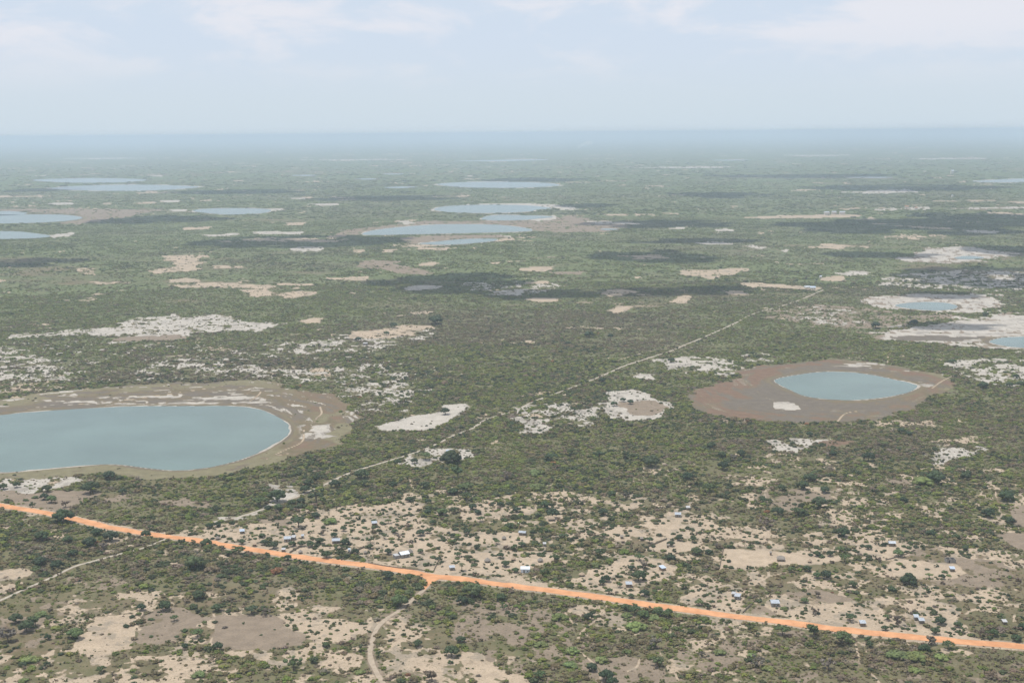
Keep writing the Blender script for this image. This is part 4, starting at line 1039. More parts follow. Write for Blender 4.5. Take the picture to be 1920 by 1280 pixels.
Z.sort(key=lambda t: -t[2] * mpp(t[0], t[1]) / (.3 + .7 * mpp(t[0], t[1]) / .4))
trees, shrubs = [], []
rest_pts = []
rt = random.Random(8)
WORD = {'d': 'dark green', 'g': 'mid green', 'l': 'light green', 'b': 'brown', 'p': 'green', 'D': 'very dark green'}
ntree = nshrub = 0
for i, (u, v, w, k) in enumerate(Z):
    x, y = unproj(u, v); W = w * mpp(u, v) * 1.06
    k_shrub = (k == 'l' and w > 18) or (k == 'b' and w < 9)
    if (not k_shrub and ntree >= 296) or (k_shrub and nshrub >= 290):
        rest_pts.append((x, y, W, TINT[k][0])); continue
    tint = rt.choice(TINT[k]); j = rt.uniform(1.05, 1.42); tint = tuple(c * j * rt.uniform(.95, 1.05) for c in tint)
    nm = 'palm_tree' if k == 'p' else ('shrub' if k_shrub else 'tree')
    root = link(nm, None, loc=(float(x), float(y), 0)); root.rotation_euler.z = rt.uniform(0, 6.28)
    if k == 'p':
        c = link('crown', PALMC, parent=root); t_ = link('trunk', PALMT, parent=root); h = W * .95
        for o in (c, t_): o.scale = (W, W, h)
        look = 'slender palm tree'
    elif k_shrub:
        me = rt.choice(TWIGS) if k == 'b' else rt.choice(CROWN['bush'])
        c = link('twigs' if k == 'b' else 'foliage', me, parent=root); c.scale = (W, W, W * rt.uniform(.55, .75))
        look = 'leafless brown shrub' if k == 'b' else 'light green shrub'
    else:
        sh = 'big' if k == 'D' else ('round' if k == 'd' else rt.choice(['spread', 'round', 'loose', 'spread']) if k == 'g' else 'loose' if k == 'b' else 'spread')
        c = link('crown', rt.choice(CROWN[sh]), parent=root); t_ = link('trunk', rt.choice(TRUNK), parent=root)
        hz = (W * (.95 if k in 'D' else rt.uniform(.82, 1.0)))
        c.scale = (W, W, hz); t_.scale = (W, W, hz)
        form = {'big': 'huge domed', 'round': 'round-crowned', 'spread': 'spreading', 'loose': 'thin-crowned'}[sh]
        size = '' if sh == 'big' else ('large ' if W > 9.5 else 'small ' if W < 4.6 else '')
        look = f'{size}{form} {WORD[k]} tree'
    c.color = (*tint, 1)
    pl = where(u, v)
    if nm == 'shrub':
        nshrub += 1; tag(root, 'x', 'shrub', 'shrubs'); shrubs.append((root, look, pl, u, v))
    else:
        ntree += 1
        if k == 'p': tag(root, 'x', 'palm tree', 'palms in the village yards')
        else: tag(root, 'x', 'tree', 'trees scattered over the bush')
        trees.append((root, look, pl, u, v))

# ------------------------------------------------------------------ the bush: shrubs by the hundred thousand on the land cover
HUTPX = [(702, 981), (754, 1040), (769, 1032), (847, 1065), (980, 999), (985, 1067), (945, 1008), (914, 1050), (1013, 1050), (1242, 1065), (1179, 1095), (1380, 1118), (1462, 1047), (1518, 1051), (1453, 1131), (1617, 1168), (1671, 1019), (1781, 1050), (1785, 1067), (1723, 1163), (1794, 1168), (1883, 1166), (456, 997), (541, 1010), (630, 1013), (1270, 965), (841, 848), (1034, 972), (1520, 540), (1091, 1077)]


def scatter():
    rs = np.random.RandomState(77)
    out = []
    for (d0, d1, cell, r0, r1, p) in ((560, 1500, 2.9, .75, 2.7, 1.05), (1500, 2600, 4.0, 1.2, 3.1, 1.0), (2600, 4600, 7.0, 1.9, 4.2, .62), (4600, 8000, 16, 4.5, 9.0, .5), (8000, 15000, 42, 9, 18, .5)):
        half = math.tan(R(26.5))
        nx = int(2 * d1 * half / cell); ny = int((d1 - d0 * .85) / cell)
        gx, gy = np.meshgrid(np.arange(nx), np.arange(ny))
        x = (gx.ravel() + rs.rand(nx * ny)) * cell - d1 * half; y = (gy.ravel() + rs.rand(nx * ny)) * cell + d0 * .85
        d = np.hypot(x, y); k = (d > d0) & (d <= d1) & (np.abs(x) < y * half + 25)
        x, y, d = x[k], y[k], d[k]
        cls, veg, green, lake = landcover(x, y)
        clump = fbm(x, y, 14 if cell < 6 else 45, 3, 401, .6)
        fade = 1 if cell < 10 else (np.clip(1.2 - (d - 4600) / 3400 * .6, 0, 1) if cell < 20 else np.clip(.75 - (d - 8000) / 7000 * .65, 0, 1))
        pr = np.clip(veg * p + (clump - .5) * 1.7 * veg, 0, 1) * fade
        bare = np.maximum(cls[:, SAND], cls[:, CHALK])
        k = (rs.rand(len(x)) < pr) & ~lake
        x, y, d, veg, green, bare, clump = x[k], y[k], d[k], veg[k], green[k], bare[k], clump[k]
        rad = (r0 + (r1 - r0) * rs.rand(len(x)) ** 1.8) * (.55 + .75 * np.clip(clump * 1.3, 0, 1)) * (.6 + .4 * np.clip(veg * 1.6, 0, 1))
        out.append(np.stack([x, y, rad, veg, green, clump], 1))
        # low scrub and tufts between the shrubs
        if cell < 6:
            n2 = int(len(x) * (1.0 if cell < 4 else .5)); ii = rs.randint(0, len(x), n2)
            off = rs.normal(size=(n2, 2)) * (6 if cell < 4 else 8)
            xx = x[ii] + off[:, 0]; yy = y[ii] + off[:, 1]
            c2, v2, g2, l2 = landcover(xx, yy)
            k2 = (~l2) & (rs.rand(n2) < v2 * 1.2 + .4) & (v2 > .012)
            out.append(np.stack([xx[k2], yy[k2], rs.uniform(.45, 1.15, k2.sum()), v2[k2], g2[k2], rs.uniform(.2, .5, k2.sum())], 1))
    # saplings and young trees of the yards
    n = 30000; uu = rs.uniform(330, 1930, n); vv = rs.uniform(930, 1215, n); xx, yy = unproj(uu, vv)
    c2, v2, g2, l2 = landcover(xx, yy)
    k2 = (c2[:, SAND] > .5) & (v2 > .008) & (v2 < .3) & (rs.rand(n) < .13) & (pdist(xx, yy, ROADW, 40) > 9)
    out.append(np.stack([xx[k2], yy[k2], rs.uniform(.6, 1.9, k2.sum()) , v2[k2] * 0 + .5, g2[k2] * 0 + 9, rs.uniform(.2, .5, k2.sum())], 1))
    S = np.vstack(out)
    hx, hy = unproj(*np.array(HUTPX, float).T)
    ok = np.ones(len(S), bool)
    for a, b in zip(hx, hy):
        ok &= (np.abs(S[:, 0] - a) > 6.5) | (np.abs(S[:, 1] - b) > 8)
    return S[ok], rs


S, rs = scatter()
print('SCATTER', len(S)); open('/tmp/n.txt', 'w').write(str(len(S)))
cols = np.zeros((len(S), 4), np.float32)
pal = np.array([(.112, .132, .030), (.086, .099, .030), (.146, .152, .038), (.050, .063, .025), (.132, .111, .054), (.146, .113, .074), (.175, .138, .100), (.18, .085, .042)])
g = S[:, 4].copy(); young = g > 5; g[young] = .5
wts = np.stack([g * 1.4, .4 + .5 * g, g ** 2 * 1.6, .34 + 0 * g, .9 + .7 * (1 - g), .35 + 1.2 * (1 - g) ** 2, .10 + .55 * (1 - g) ** 2, .006 + 0 * g], 1)
patchy = fbm(S[:, 0], S[:, 1], 20, 3, 501)
wts[:, 5:7] *= (1.6 * sstep(.45, .65, patchy) + .25)[:, None]; wts[:, [0, 2]] *= (1.7 * sstep(.60, .38, patchy) + .35)[:, None]
dk = sstep(.52, .66, fbm(S[:, 0], S[:, 1], 55, 4, 511, .6) * .5 + fbm(S[:, 0], S[:, 1] * 1.4, 700, 3, 513) * .5)
wts[:, 3] *= .6 + 6 * dk
S[:, 2] *= 1 + .35 * dk
nearb = sstep(1700, 800, np.hypot(S[:, 0], S[:, 1])); wts[:, 4:7] *= (1.15 + 1.2 * nearb)[:, None]
cw = np.cumsum(wts, 1); cw /= cw[:, -1:]
pick = (rs.rand(len(S), 1) > cw).sum(1)
pick = np.where((pick == 3) & (S[:, 2] < .9), 1, pick); pick = np.where(young, np.where(rs.rand(len(S)) < .7, 3, 1), pick)
jit = rs.uniform(.82, 1.2, (len(S), 1)) * (1 + rs.uniform(-.06, .06, (len(S), 3)))
cc = pal[pick] * jit
farb = sstep(1500, 4500, np.hypot(S[:, 0], S[:, 1]))[:, None] * np.where(pick == 3, .25, .6)[:, None]
cc = cc * (1 - farb) + np.array([[.118, .146, .044]]) * farb
# seen together from afar the small far crowns average out
dS = np.hypot(S[:, 0], S[:, 1])
cols[:, :3] = cc; cols[:, 3] = 1
SHR = S
# the ~290 shrubs that show largest stand as things of their own
size_px = S[:, 2] / np.hypot(dS, HCAM)
U, Vp = proj(S[:, 0], S[:, 1])
vis = (U > 8) & (U < 1912) & (Vp > 8) & (Vp < 1276)
order = np.argsort(-np.where(vis & (pick != 7), size_px, 0))
single = order[:max(0, 290 - nshrub)]
KIND = ['bright green', 'mid green', 'yellowish green', 'dark green', 'olive brown', 'grey brown', 'pale grey-brown', 'rusty']
for i in single:
    x, y, r = S[i, :3]
    root = link('shrub', None, loc=(float(x), float(y), -.1)); root.rotation_euler.z = rt.uniform(0, 6.28)
    c = link('foliage', rt.choice(CROWN['bush']), parent=root); s = 2 * r * 1.12
    c.scale = (s, s * rt.uniform(.8, 1.1), s * rt.uniform(.62, .9)); c.color = (*[float(q) for q in cols[i, :3]], 1)
    tag(root, 'x', 'shrub', 'shrubs')
    shrubs.append((root, f"{'wide' if r > 3.1 else 'rounded'} {KIND[pick[i]]} shrub", where(float(U[i]), float(Vp[i])), float(U[i]), float(Vp[i])))
keep = np.ones(len(S), bool); keep[single] = False
S = S[keep]; cols = cols[keep]; pick = pick[keep]
if rest_pts:
    RP = np.array([(a, b, w / 2, .5, .5, .5) for a, b, w, t in rest_pts]); S = np.vstack([S, RP])
    cols = np.vstack([cols, [(*t, 1) for *_, t in rest_pts]]).astype(np.float32); pick = np.concatenate([pick, np.full(len(RP), 3)])

# source shapes for the mass of shrubs: low dense clumps and a few bare ones
SRC = []
for k in range(9):
    if k < 6: V, F = lumpy(rg, dome_lobes(rg, 7, .34, .10, .24, .15, .24), 62, .062, ICO1, .85)
    elif k < 8: V, F = lumpy(rg, [(rg.uniform(-.32, .32), rg.uniform(-.32, .32), rg.uniform(.10, .42), rg.uniform(.09, .17)) for _ in range(8)], 70, .06, ICO1, .85)
    else: V, F = lumpy(rg, [(rg.uniform(-.3, .3), rg.uniform(-.3, .3), rg.uniform(.3, .5), rg.uniform(.05, .10)) for _ in range(8)], 90, .05, ICO1, .8)
    me = fast_mesh('shrub_shape', V, F); me.materials.append(M_LEAF_I)
    SRC.append(D.objects.new('shrub_shape', me))


def stuff_points(name, S, cols, lo, hi):
    n = len(S); me = D.meshes.new(name); me.vertices.add(n)
    co = np.zeros((n, 3), np.float32); co[:, :2] = S[:, :2]; co[:, 2] = -.08
    me.vertices.foreach_set('co', co.ravel())
    a = me.attributes.new('tint', 'FLOAT_COLOR', 'POINT'); a.data.foreach_set('color', np.ascontiguousarray(cols, np.float32).ravel())
    s2 = 2 * S[:, 2] * 1.12
    sc = np.stack([s2, s2 * rs.uniform(.75, 1.15, n), s2 * rs.uniform(.6, .95, n) * np.interp(np.hypot(S[:, 0], S[:, 1]), [700, 1400, 2600, 4600, 8000, 15000], [.9, .85, .66, .42, .3, .22])], 1).astype(np.float32)
    a = me.attributes.new('size', 'FLOAT_VECTOR', 'POINT'); a.data.foreach_set('vector', sc.ravel())
    rot = np.zeros((n, 3), np.float32); rot[:, 2] = rs.uniform(0, 6.28, n)
    a = me.attributes.new('turn', 'FLOAT_VECTOR', 'POINT'); a.data.foreach_set('vector', rot.ravel())
    a = me.attributes.new('sort', 'INT', 'POINT'); a.data.foreach_set('value', rs.randint(lo, hi, n).astype(np.int32))
    o = link(name, me)
    ng = D.node_groups.new(name, 'GeometryNodeTree')
    ng.interface.new_socket('Geometry', in_out='INPUT', socket_type='NodeSocketGeometry')
    ng.interface.new_socket('Geometry', in_out='OUTPUT', socket_type='NodeSocketGeometry')
    nd = ng.nodes; L = ng.links
    gi = nd.new('NodeGroupInput'); go = nd.new('NodeGroupOutput'); ip = nd.new('GeometryNodeInstanceOnPoints')
    m2p = nd.new('GeometryNodeMeshToPoints'); L.new(gi.outputs[0], m2p.inputs[0]); L.new(m2p.outputs[0], ip.inputs['Points'])
    jg = nd.new('GeometryNodeGeometryToInstance')
    for so in reversed(SRC):
        oi = nd.new('GeometryNodeObjectInfo'); oi.inputs[0].default_value = so
        g2 = nd.new('GeometryNodeGeometryToInstance'); L.new(oi.outputs['Geometry'], g2.inputs[0])
        if so is SRC[-1]: j = nd.new('GeometryNodeJoinGeometry')
        L.new(g2.outputs[0], j.inputs[0])
    L.new(j.outputs[0], ip.inputs['Instance'])
    ip.inputs['Pick Instance'].default_value = True

    def at(nm, ty, idx):
        q = nd.new('GeometryNodeInputNamedAttribute'); q.data_type = ty; q.inputs[0].default_value = nm
        L.new(q.outputs[0], ip.inputs[idx])
    at('sort', 'INT', 'Instance Index'); at('size', 'FLOAT_VECTOR', 'Scale')
    q = nd.new('GeometryNodeInputNamedAttribute'); q.data_type = 'FLOAT_VECTOR'; q.inputs[0].default_value = 'turn'
    e2r = nd.new('FunctionNodeEulerToRotation'); L.new(q.outputs[0], e2r.inputs[0]); L.new(e2r.outputs[0], ip.inputs['Rotation'])
    L.new(ip.outputs[0], go.inputs[0])
    nd.remove(jg)
    md = o.modifiers.new('scatter', 'NODES'); md.node_group = ng
    tag(o, kind='stuff')
    return o


bareish = (pick >= 5) & (pick <= 6) & (rs.rand(len(S)) < .5)
stuff_points('bushes', S[~bareish], cols[~bareish], 0, 8)
stuff_points('dry_brush', S[bareish], cols[bareish], 6, 9)
finish_labels(trees); finish_labels(shrubs)

# ------------------------------------------------------------------ houses and huts
M_TIN = material('tin_sheet', m_two((.34, .375, .42), (.52, .55, .59), 1.2, .45, .02, .5, .25))
M_TIN2 = material('blue_tin_sheet', m_two((.40, .48, .58), (.52, .59, .68), 1.2, .45, .02, .5, .25))
M_OLDTIN = material('weathered_tin', m_two((.36, .36, .37), (.50, .50, .50), 1.2, .6, .02, .4, .15))
M_BLOCK = material('grey_block', m_two((.23, .22, .205), (.30, .285, .26), 1.5, .95, .03))
M_MUD = material('mud_wall', m_two((.20, .155, .115), (.28, .215, .16), 1.5, .95, .05))
M_REED = material('reed_wall', m_two((.16, .135, .10), (.24, .20, .15), 3, .95, .05))
M_PLASTER = material('pale_plaster', m_two((.58, .54, .46), (.66, .62, .54), 1, .9, .02))
M_WHITE = material('white_sheet', m_two((.62, .67, .72), (.72, .76, .80), .8, .5, .02, .4))
M_THATCH = material('grey_thatch', m_two((.19, .17, .15), (.30, .27, .235), 3, .95, .08))
M_THATCH2 = material('tan_thatch', m_two((.30, .23, .165), (.42, .33, .24), 3, .95, .08))
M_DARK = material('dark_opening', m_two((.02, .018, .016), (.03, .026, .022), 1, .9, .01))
M_WOOD = material('weathered_wood', m_two((.15, .12, .09), (.24, .20, .155), 3, .9, .02))
M_REDTILE = material('red_tile', m_two((.36, .17, .10), (.45, .23, .14), 2, .85, .02))


def bx(bm, x0, x1, y0, y1, z0, z1):
    vs = [bm.verts.new(p) for p in ((x0, y0, z0), (x1, y0, z0), (x1, y1, z0), (x0, y1, z0), (x0, y0, z1), (x1, y0, z1), (x1, y1, z1), (x0, y1, z1))]
    for f in ((3, 2, 1, 0), (4, 5, 6, 7), (0, 1, 5, 4), (1, 2, 6, 5), (2, 3, 7, 6), (3, 0, 4, 7)):
        bm.faces.new([vs[i] for i in f])


def bobj(name, bm, mat, parent=None):
    bmesh.ops.recalc_face_normals(bm, faces=bm.faces)
    me = D.meshes.new(name); bm.to_mesh(me); bm.free()
    return link(name, me, mat, parent)


def sheet_roof(root, pts, mat, th=.07, wave=.05, pitch=.45):
    """corrugated sheet between two edges (a0-a1 low or ridge, b0-b1): pts = (a0, a1, b0, b1)"""
    a0, a1, b0, b1 = [Vector(p) for p in pts]
    n = max(8, int((a1 - a0).length / pitch) * 2)
    bm = bmesh.new(); nrm = (a1 - a0).cross(b0 - a0).normalized()
    if nrm.z < 0: nrm = -nrm
    rows = []
    for i in range(n + 1):
        t = i / n; w = nrm * (wave * math.cos(i * math.pi))
        p, q = a0.lerp(a1, t) + w, b0.lerp(b1, t) + w
        rows.append((bm.verts.new(p), bm.verts.new(q), bm.verts.new(p - nrm * th), bm.verts.new(q - nrm * th)))
    for A, B in zip(rows, rows[1:]):
        bm.faces.new((A[0], B[0], B[1], A[1])); bm.faces.new((A[2], A[3], B[3], B[2]))
        bm.faces.new((A[0], A[2], B[2], B[0])); bm.faces.new((A[1], B[1], B[3], A[3]))
    bm.faces.new((rows[0][0], rows[0][1], rows[0][3], rows[0][2])); bm.faces.new((rows[-1][0], rows[-1][2], rows[-1][3], rows[-1][1]))
    return bobj('roof', bm, mat, root)


def hut(name, u, v, wpx, depth, h, rot, wall, roof, label, cat='hut', style='mono', group='huts along the orange road', win=1, base=True):
    x, y = unproj(u, v); w = wpx * mpp(u, v); dp = depth
    root = link(name, None, loc=(float(x), float(y), 0)); root.rotation_euler.z = R(rot)
    tag(root, label, cat, group)
    W, Dp = w / 2 * .84, dp / 2 * .92
    bm = bmesh.new(); rise = .55 if style == 'mono' else w * 0
    # four walls with real openings in the front
    t = .2; dw = min(.5, W * .3); dxc = -W * .25
    hb = h + (.0 if style != 'mono' else .5)
    bx(bm, -W, dxc - dw, -Dp, -Dp + t, 0, h); bx(bm, dxc + dw, W * .45, -Dp, -Dp + t, 0, h); bx(bm, dxc - dw, dxc + dw, -Dp, -Dp + t, min(2.0, h * .85), h)
    bx(bm, W * .45, W * .75, -Dp, -Dp + t, 0, .9); bx(bm, W * .45, W * .75, -Dp, -Dp + t, 1.6, h); bx(bm, W * .75, W, -Dp, -Dp + t, 0, h)
    bx(bm, -W, W, Dp - t, Dp, 0, hb)
    for s in (-1, 1):
        xs = sorted((s * W, s * (W - t)))
        vs = [bm.verts.new(p) for p in ((xs[0], -Dp + t, 0), (xs[1], -Dp + t, 0), (xs[1], Dp - t, 0), (xs[0], Dp - t, 0), (xs[0], -Dp + t, h), (xs[1], -Dp + t, h), (xs[1], Dp - t, hb), (xs[0], Dp - t, hb))]
        for f in ((3, 2, 1, 0), (4, 5, 6, 7), (0, 1, 5, 4), (1, 2, 6, 5), (2, 3, 7, 6), (3, 0, 4, 7)): bm.faces.new([vs[i] for i in f])
    bobj('wall', bm, wall, root)
    bm = bmesh.new(); bx(bm, dxc - dw, dxc + dw, -Dp + .07, -Dp + .13, 0, min(2.0, h * .85)); bobj('door', bm, M_WOOD, root)
    bm = bmesh.new(); bx(bm, W * .45, W * .75, -Dp + .07, -Dp + .13, .9, 1.6); bobj('window', bm, M_DARK, root)
    e = .35
    if style == 'mono':
        sheet_roof(root, ((-W - e, -Dp - e, h + .02), (W + e, -Dp - e, h + .02), (-W - e, Dp + e, hb + .12), (W + e, Dp + e, hb + .12)), roof)
    elif style in ('gable', 'gable_y'):
        r = dp * .22 if style == 'gable' else w * .2
        if style == 'gable':
            sheet_roof(root, ((-W - e, -Dp - e, h), (W + e, -Dp - e, h), (-W - e, 0, h + r), (W + e, 0, h + r)), roof)
            sheet_roof(root, ((-W - e, Dp + e, h), (W + e, Dp + e, h), (-W - e, 0, h + r + .01), (W + e, 0, h + r + .01)), roof)
            bm = bmesh.new()
            for s in (-1, 1):
                bm.faces.new([bm.verts.new(p) for p in ((s * (W - .02), -Dp, h), (s * (W - .02), Dp, h), (s * (W - .02), 0, h + r - .1))])
        else:
            sheet_roof(root, ((-W - e, -Dp - e, h), (-W - e, Dp + e, h), (0, -Dp - e, h + r), (0, Dp + e, h + r)), roof)
            sheet_roof(root, ((W + e, -Dp - e, h), (W + e, Dp + e, h), (0, -Dp - e, h + r + .01), (0, Dp + e, h + r + .01)), roof)
            bm = bmesh.new()
            for s in (-1, 1):
                bm.faces.new([bm.verts.new(p) for p in ((-W, s * (Dp - .02), h), (W, s * (Dp - .02), h), (0, s * (Dp - .02), h + r - .1))])
        bobj('gable', bm, wall, root)
    elif style == 'thatch_hip':
        bm = bmesh.new(); k = .7; z0, z1 = h - .25, h + dp * .42
        b = [bm.verts.new(p) for p in ((-W - k, -Dp - k, z0), (W + k, -Dp - k, z0), (W + k, Dp + k, z0), (-W - k, Dp + k, z0))]
        b2 = [bm.verts.new(p) for p in ((-W - k * .3, -Dp - k * .2, z0 + .8), (W + k * .3, -Dp - k * .2, z0 + .75), (W + k * .3, Dp + k * .2, z0 + .8), (-W - k * .3, Dp + k * .2, z0 + .72))]
        rr_ = [bm.verts.new((-W * .45, 0, z1)), bm.verts.new((W * .45, 0, z1 - .08))]
        for i in range(4): bm.faces.new((b[i], b[(i + 1) % 4], b2[(i + 1) % 4], b2[i]))
        bm.faces.new((b2[0], b2[1], rr_[1], rr_[0])); bm.faces.new((b2[2], b2[3], rr_[0], rr_[1])); bm.faces.new((b2[1], b2[2], rr_[1])); bm.faces.new((b2[3], b2[0], rr_[0])); bm.faces.new(b[::-1])
        bobj('roof', bm, roof, root)
    return root


def round_hut(u, v, wpx, label, roof, wall=None, tall=1.0, group='thatched huts in the yards'):
    wall = wall or M_REED
    x, y = unproj(u, v); w = wpx * mpp(u, v)
    root = link('round_hut', None, loc=(float(x), float(y), 0)); root.rotation_euler.z = rt.uniform(-.5, .5)
    tag(root, label, 'hut', group)
    r = w / 2 * .78; h = 1.5
    bm = bmesh.new(); n = 20
    ring = lambda rad, z, jj=0: [bm.verts.new((math.sin(2 * math.pi * i / n) * rad * (1 + rt.uniform(-jj, jj)), -math.cos(2 * math.pi * i / n) * rad * (1 + rt.uniform(-jj, jj)), z + rt.uniform(-jj, jj))) for i in range(n)]
    a, b = ring(r, 0), ring(r, h)
    for i in range(n):
        if i in (0,): continue
        bm.faces.new((a[i], a[(i + 1) % n], b[(i + 1) % n], b[i]))
    bobj('wall', bm, wall, root)
    bm = bmesh.new(); bx(bm, 0, math.sin(2 * math.pi / n) * r, -r * .97 + .03, -r * .97 + .1, 0, h); bobj('door', bm, M_DARK, root)
    bm = bmesh.new(); R0 = w / 2 * 1.06; H = w * .42 * tall
    rings = [ring(R0, h - .35, .03), ring(R0 * .97, h - .15, .03), ring(R0 * .70, h - .1 + H * .36, .04), ring(R0 * .38, h - .1 + H * .70, .04), ring(.12, h + H, .01)]
    for A, B in zip(rings, rings[1:]):
        for i in range(n): bm.faces.new((A[i], A[(i + 1) % n], B[(i + 1) % n], B[i]))
    bm.faces.new(rings[-1]); bm.faces.new(rings[0][::-1])
    bobj('roof', bm, roof, root)
    return root


# the grey brick house: gabled tin over the main room, a lower roofless wing on its left
hs = hut('brick_house', 757, 1043, 20, 6.5, 2.7, 28, M_BLOCK, M_TIN, 'grey brick house with bright tin roof and lower flat wing on its left', 'house', 'gable')
bm = bmesh.new(); Wq = 20 * mpp(757, 1043) / 2
for (a, b, c, d) in ((-Wq - 3.6, -Wq - 3.35, -2.2, 2.6), (-Wq - 3.35, -Wq, -2.2, -1.95), (-Wq - 3.35, -Wq, 2.35, 2.6)): bx(bm, a, b, c, d, 0, 2.3)
bobj('side_wing', bm, M_BLOCK, hs)
bm = bmesh.new(); bx(bm, -Wq - 3.7, -Wq - .02, -2.3, 2.7, 2.31, 2.42); bobj('flat_roof', bm, M_OLDTIN, hs)
hut('tin_hut', 702, 984, 10.5, 4, 2.2, 12, M_REED, M_TIN, 'tin-roofed hut half hidden by trees behind the grey brick house')
hut('tin_hut', 847.5, 1067.5, 10.5, 3.2, 2.1, 14, M_BLOCK, M_TIN, 'small dark-walled hut with pale tin roof right of the stick fence')
hut('tin_hut', 980, 1002, 15, 4.2, 2.2, -16, M_REED, M_TIN, 'long low tin-roofed hut at the back of the middle yard', style='gable')
sh = hut('metal_shed', 985, 1071, 19, 5.5, 2.7, -4, M_WHITE, M_WHITE, 'long white metal shed with white walls and roof beside the road', 'shed', 'gable')
hut('tin_hut', 1021, 1023, 5.5, 2.4, 2.0, 0, M_BLOCK, M_OLDTIN, 'tiny grey hut right of the light green sapling')
hut('tin_hut', 1242, 1068, 10, 4.5, 2.1, 24, M_MUD, M_TIN2, 'low tin hut standing alone on open sand right of a brown tree')
hut('tin_hut', 1179, 1099, 12.6, 4.0, 2.3, 2, M_MUD, M_TIN, 'brown-walled hut with white tin roof between dark trees near the road')
hut('tin_hut', 1383, 1122, 11, 4.5, 2.4, -24, M_BLOCK, M_TIN, 'grey house with tin roof behind a dark tree, left of the curved brush fence')
hut('tin_hut', 1375.5, 1117, 7, 3.0, 2.0, -18, M_REED, M_OLDTIN, 'small annex hut touching the left side of the grey tin-roofed house')
hut('tin_hut', 1453, 1135, 17.5, 5.0, 2.6, -3, M_BLOCK, M_TIN, 'wide tin-roofed house right of the curved brush fence', 'house')
hut('tin_hut', 1617, 1172, 11.5, 3.8, 2.2, -2, M_MUD, M_TIN, 'small brown-walled tin hut standing alone right beside the road')
hut('tin_hut', 1672, 1022, 14, 5, 2.3, -6, M_REED, M_TIN, 'tin-roofed hut next to palms in the upper sandy yard', style='gable')
hut('tin_hut', 1785, 1070, 9, 3.6, 2.2, -4, M_REED, M_TIN2, 'small tin hut behind trees in the oval sandy yard below block walls')
hut('tin_hut', 1717.5, 1161, 9, 3.4, 2.3, -5, M_BLOCK, M_TIN, 'left and higher of two joined tin huts beside the road')
hut('tin_hut', 1727.5, 1167, 10.5, 3.6, 2.1, -5, M_REED, M_TIN, 'right and lower of two joined tin huts beside the road')
hut('tin_hut', 454, 999, 9, 4, 2.1, 16, M_REED, M_TIN2, 'pale blue tin-roofed hut among dense trees, leftmost of the village')
hut('tin_hut', 539, 1014, 14, 5, 2.5, 8, M_BLOCK, M_TIN, 'long grey house with patched tin roof above the orange road', 'house')
hut('tin_hut', 550.5, 1011, 8, 4, 2.3, -12, M_BLOCK, M_OLDTIN, 'smaller tin-roofed wing hut right of the long grey house')
hut('tin_hut', 567.5, 1008, 4.5, 2.2, 2.0, 0, M_BLOCK, M_TIN, 'tiny tin hut between dark trees right of the long grey house')
hut('tin_hut', 630, 1017, 16, 4.5, 2.2, 6, M_REED, M_TIN, 'wide tin-roofed hut among trees left of the brush fence corner')
hut('tin_hut', 655, 1034, 4.5, 2, 1.9, 0, M_WHITE, M_TIN, 'tiny white hut left of a dark tree at the yard corner')
hut('tin_hut', 477.5, 1023.5, 7, 2.8, 1.9, 4, M_REED, M_THATCH2, 'small pale reed hut near the road verge, left of two palms')
hut('tin_hut', 531.6, 1033.5, 7, 2.6, 1.9, -3, M_REED, M_OLDTIN, 'low brown stall hut at the edge of the orange road')
hut('tin_hut', 1271, 968, 12.5, 4.5, 2.3, -6, M_BLOCK, M_TIN, 'grey hut with white tin roof right of a very dark grove')
hut('tin_hut', 1290, 955, 7.5, 3.4, 2.1, 0, M_REED, M_OLDTIN, 'small dark hut behind the white-roofed hut near the grove')
hut('tin_hut', 843, 850, 14, 6, 2.4, 3, M_BLOCK, M_TIN2, 'lone blue-grey tin-roofed house behind the huge domed tree by the long track', 'house', group='houses off the road')
hut('tin_hut', 685, 646.5, 9, 6, 2.6, 0, M_REED, M_OLDTIN, 'far grey-roofed hut in the pale clearing above the diagonal track', group='houses off the road')
hut('tin_hut', 1034, 975, 12, 4.5, 1.9, 0, M_REED, M_THATCH2, 'tan thatched hut tucked under the widest dark tree', style='thatch_hip', group='thatched huts in the yards')
hut('tin_hut', 1464, 1050, 14, 4.6, 1.7, -8, M_REED, M_THATCH, 'long grey thatched hut in the fenced sandy yard', style='thatch_hip', group='thatched huts in the yards')
hut('tin_hut', 1883, 1169, 8, 3, 1.9, 0, M_REED, M_OLDTIN, 'dark flat-roofed shelter in the bush at right of the village', 'shelter')
hut('latrine', 1252, 1026, 3.6, 1.3, 2.0, 5, M_REED, M_THATCH, 'slim brown latrine left of a dark tree in the triangular yard', 'latrine', group='latrines')
hut('latrine', 1445, 1040, 3.6, 1.3, 2.0, 0, M_MUD, M_THATCH, 'slim dark latrine at the back corner of the fenced yard', 'latrine', group='latrines')
hut('latrine', 1338.5, 1137.5, 5.5, 1.8, 1.9, 0, M_MUD, M_THATCH2, 'reddish brown latrine close to the road, left of a small dark tree', 'latrine', group='latrines')
hut('latrine', 1203, 1013, 5.5, 2, 1.9, 5, M_REED, M_THATCH, 'small grey shed on open sand left of the triangular yard', 'shed', group='latrines')
hut('latrine', 1168, 1017, 7, 2.2, 1.7, 0, M_REED, M_THATCH2, 'low dark shelter on the sand, nearer of a pair', 'shelter', group='low shelters')
hut('latrine', 1166, 1009, 6, 2.0, 1.7, 4, M_REED, M_THATCH, 'low dark shelter on the sand, farther of a pair', 'shelter', group='low shelters')
round_hut(769, 1037, 11.5, 'tall conical grey thatched hut just right of the grey brick house', M_THATCH, tall=1.25)
round_hut(685, 1038, 7, 'small conical hut beside the brush fence left of the grey brick house', M_THATCH)
round_hut(945, 1011, 9, 'pointed grey thatched hut left of the long low tin hut', M_THATCH)
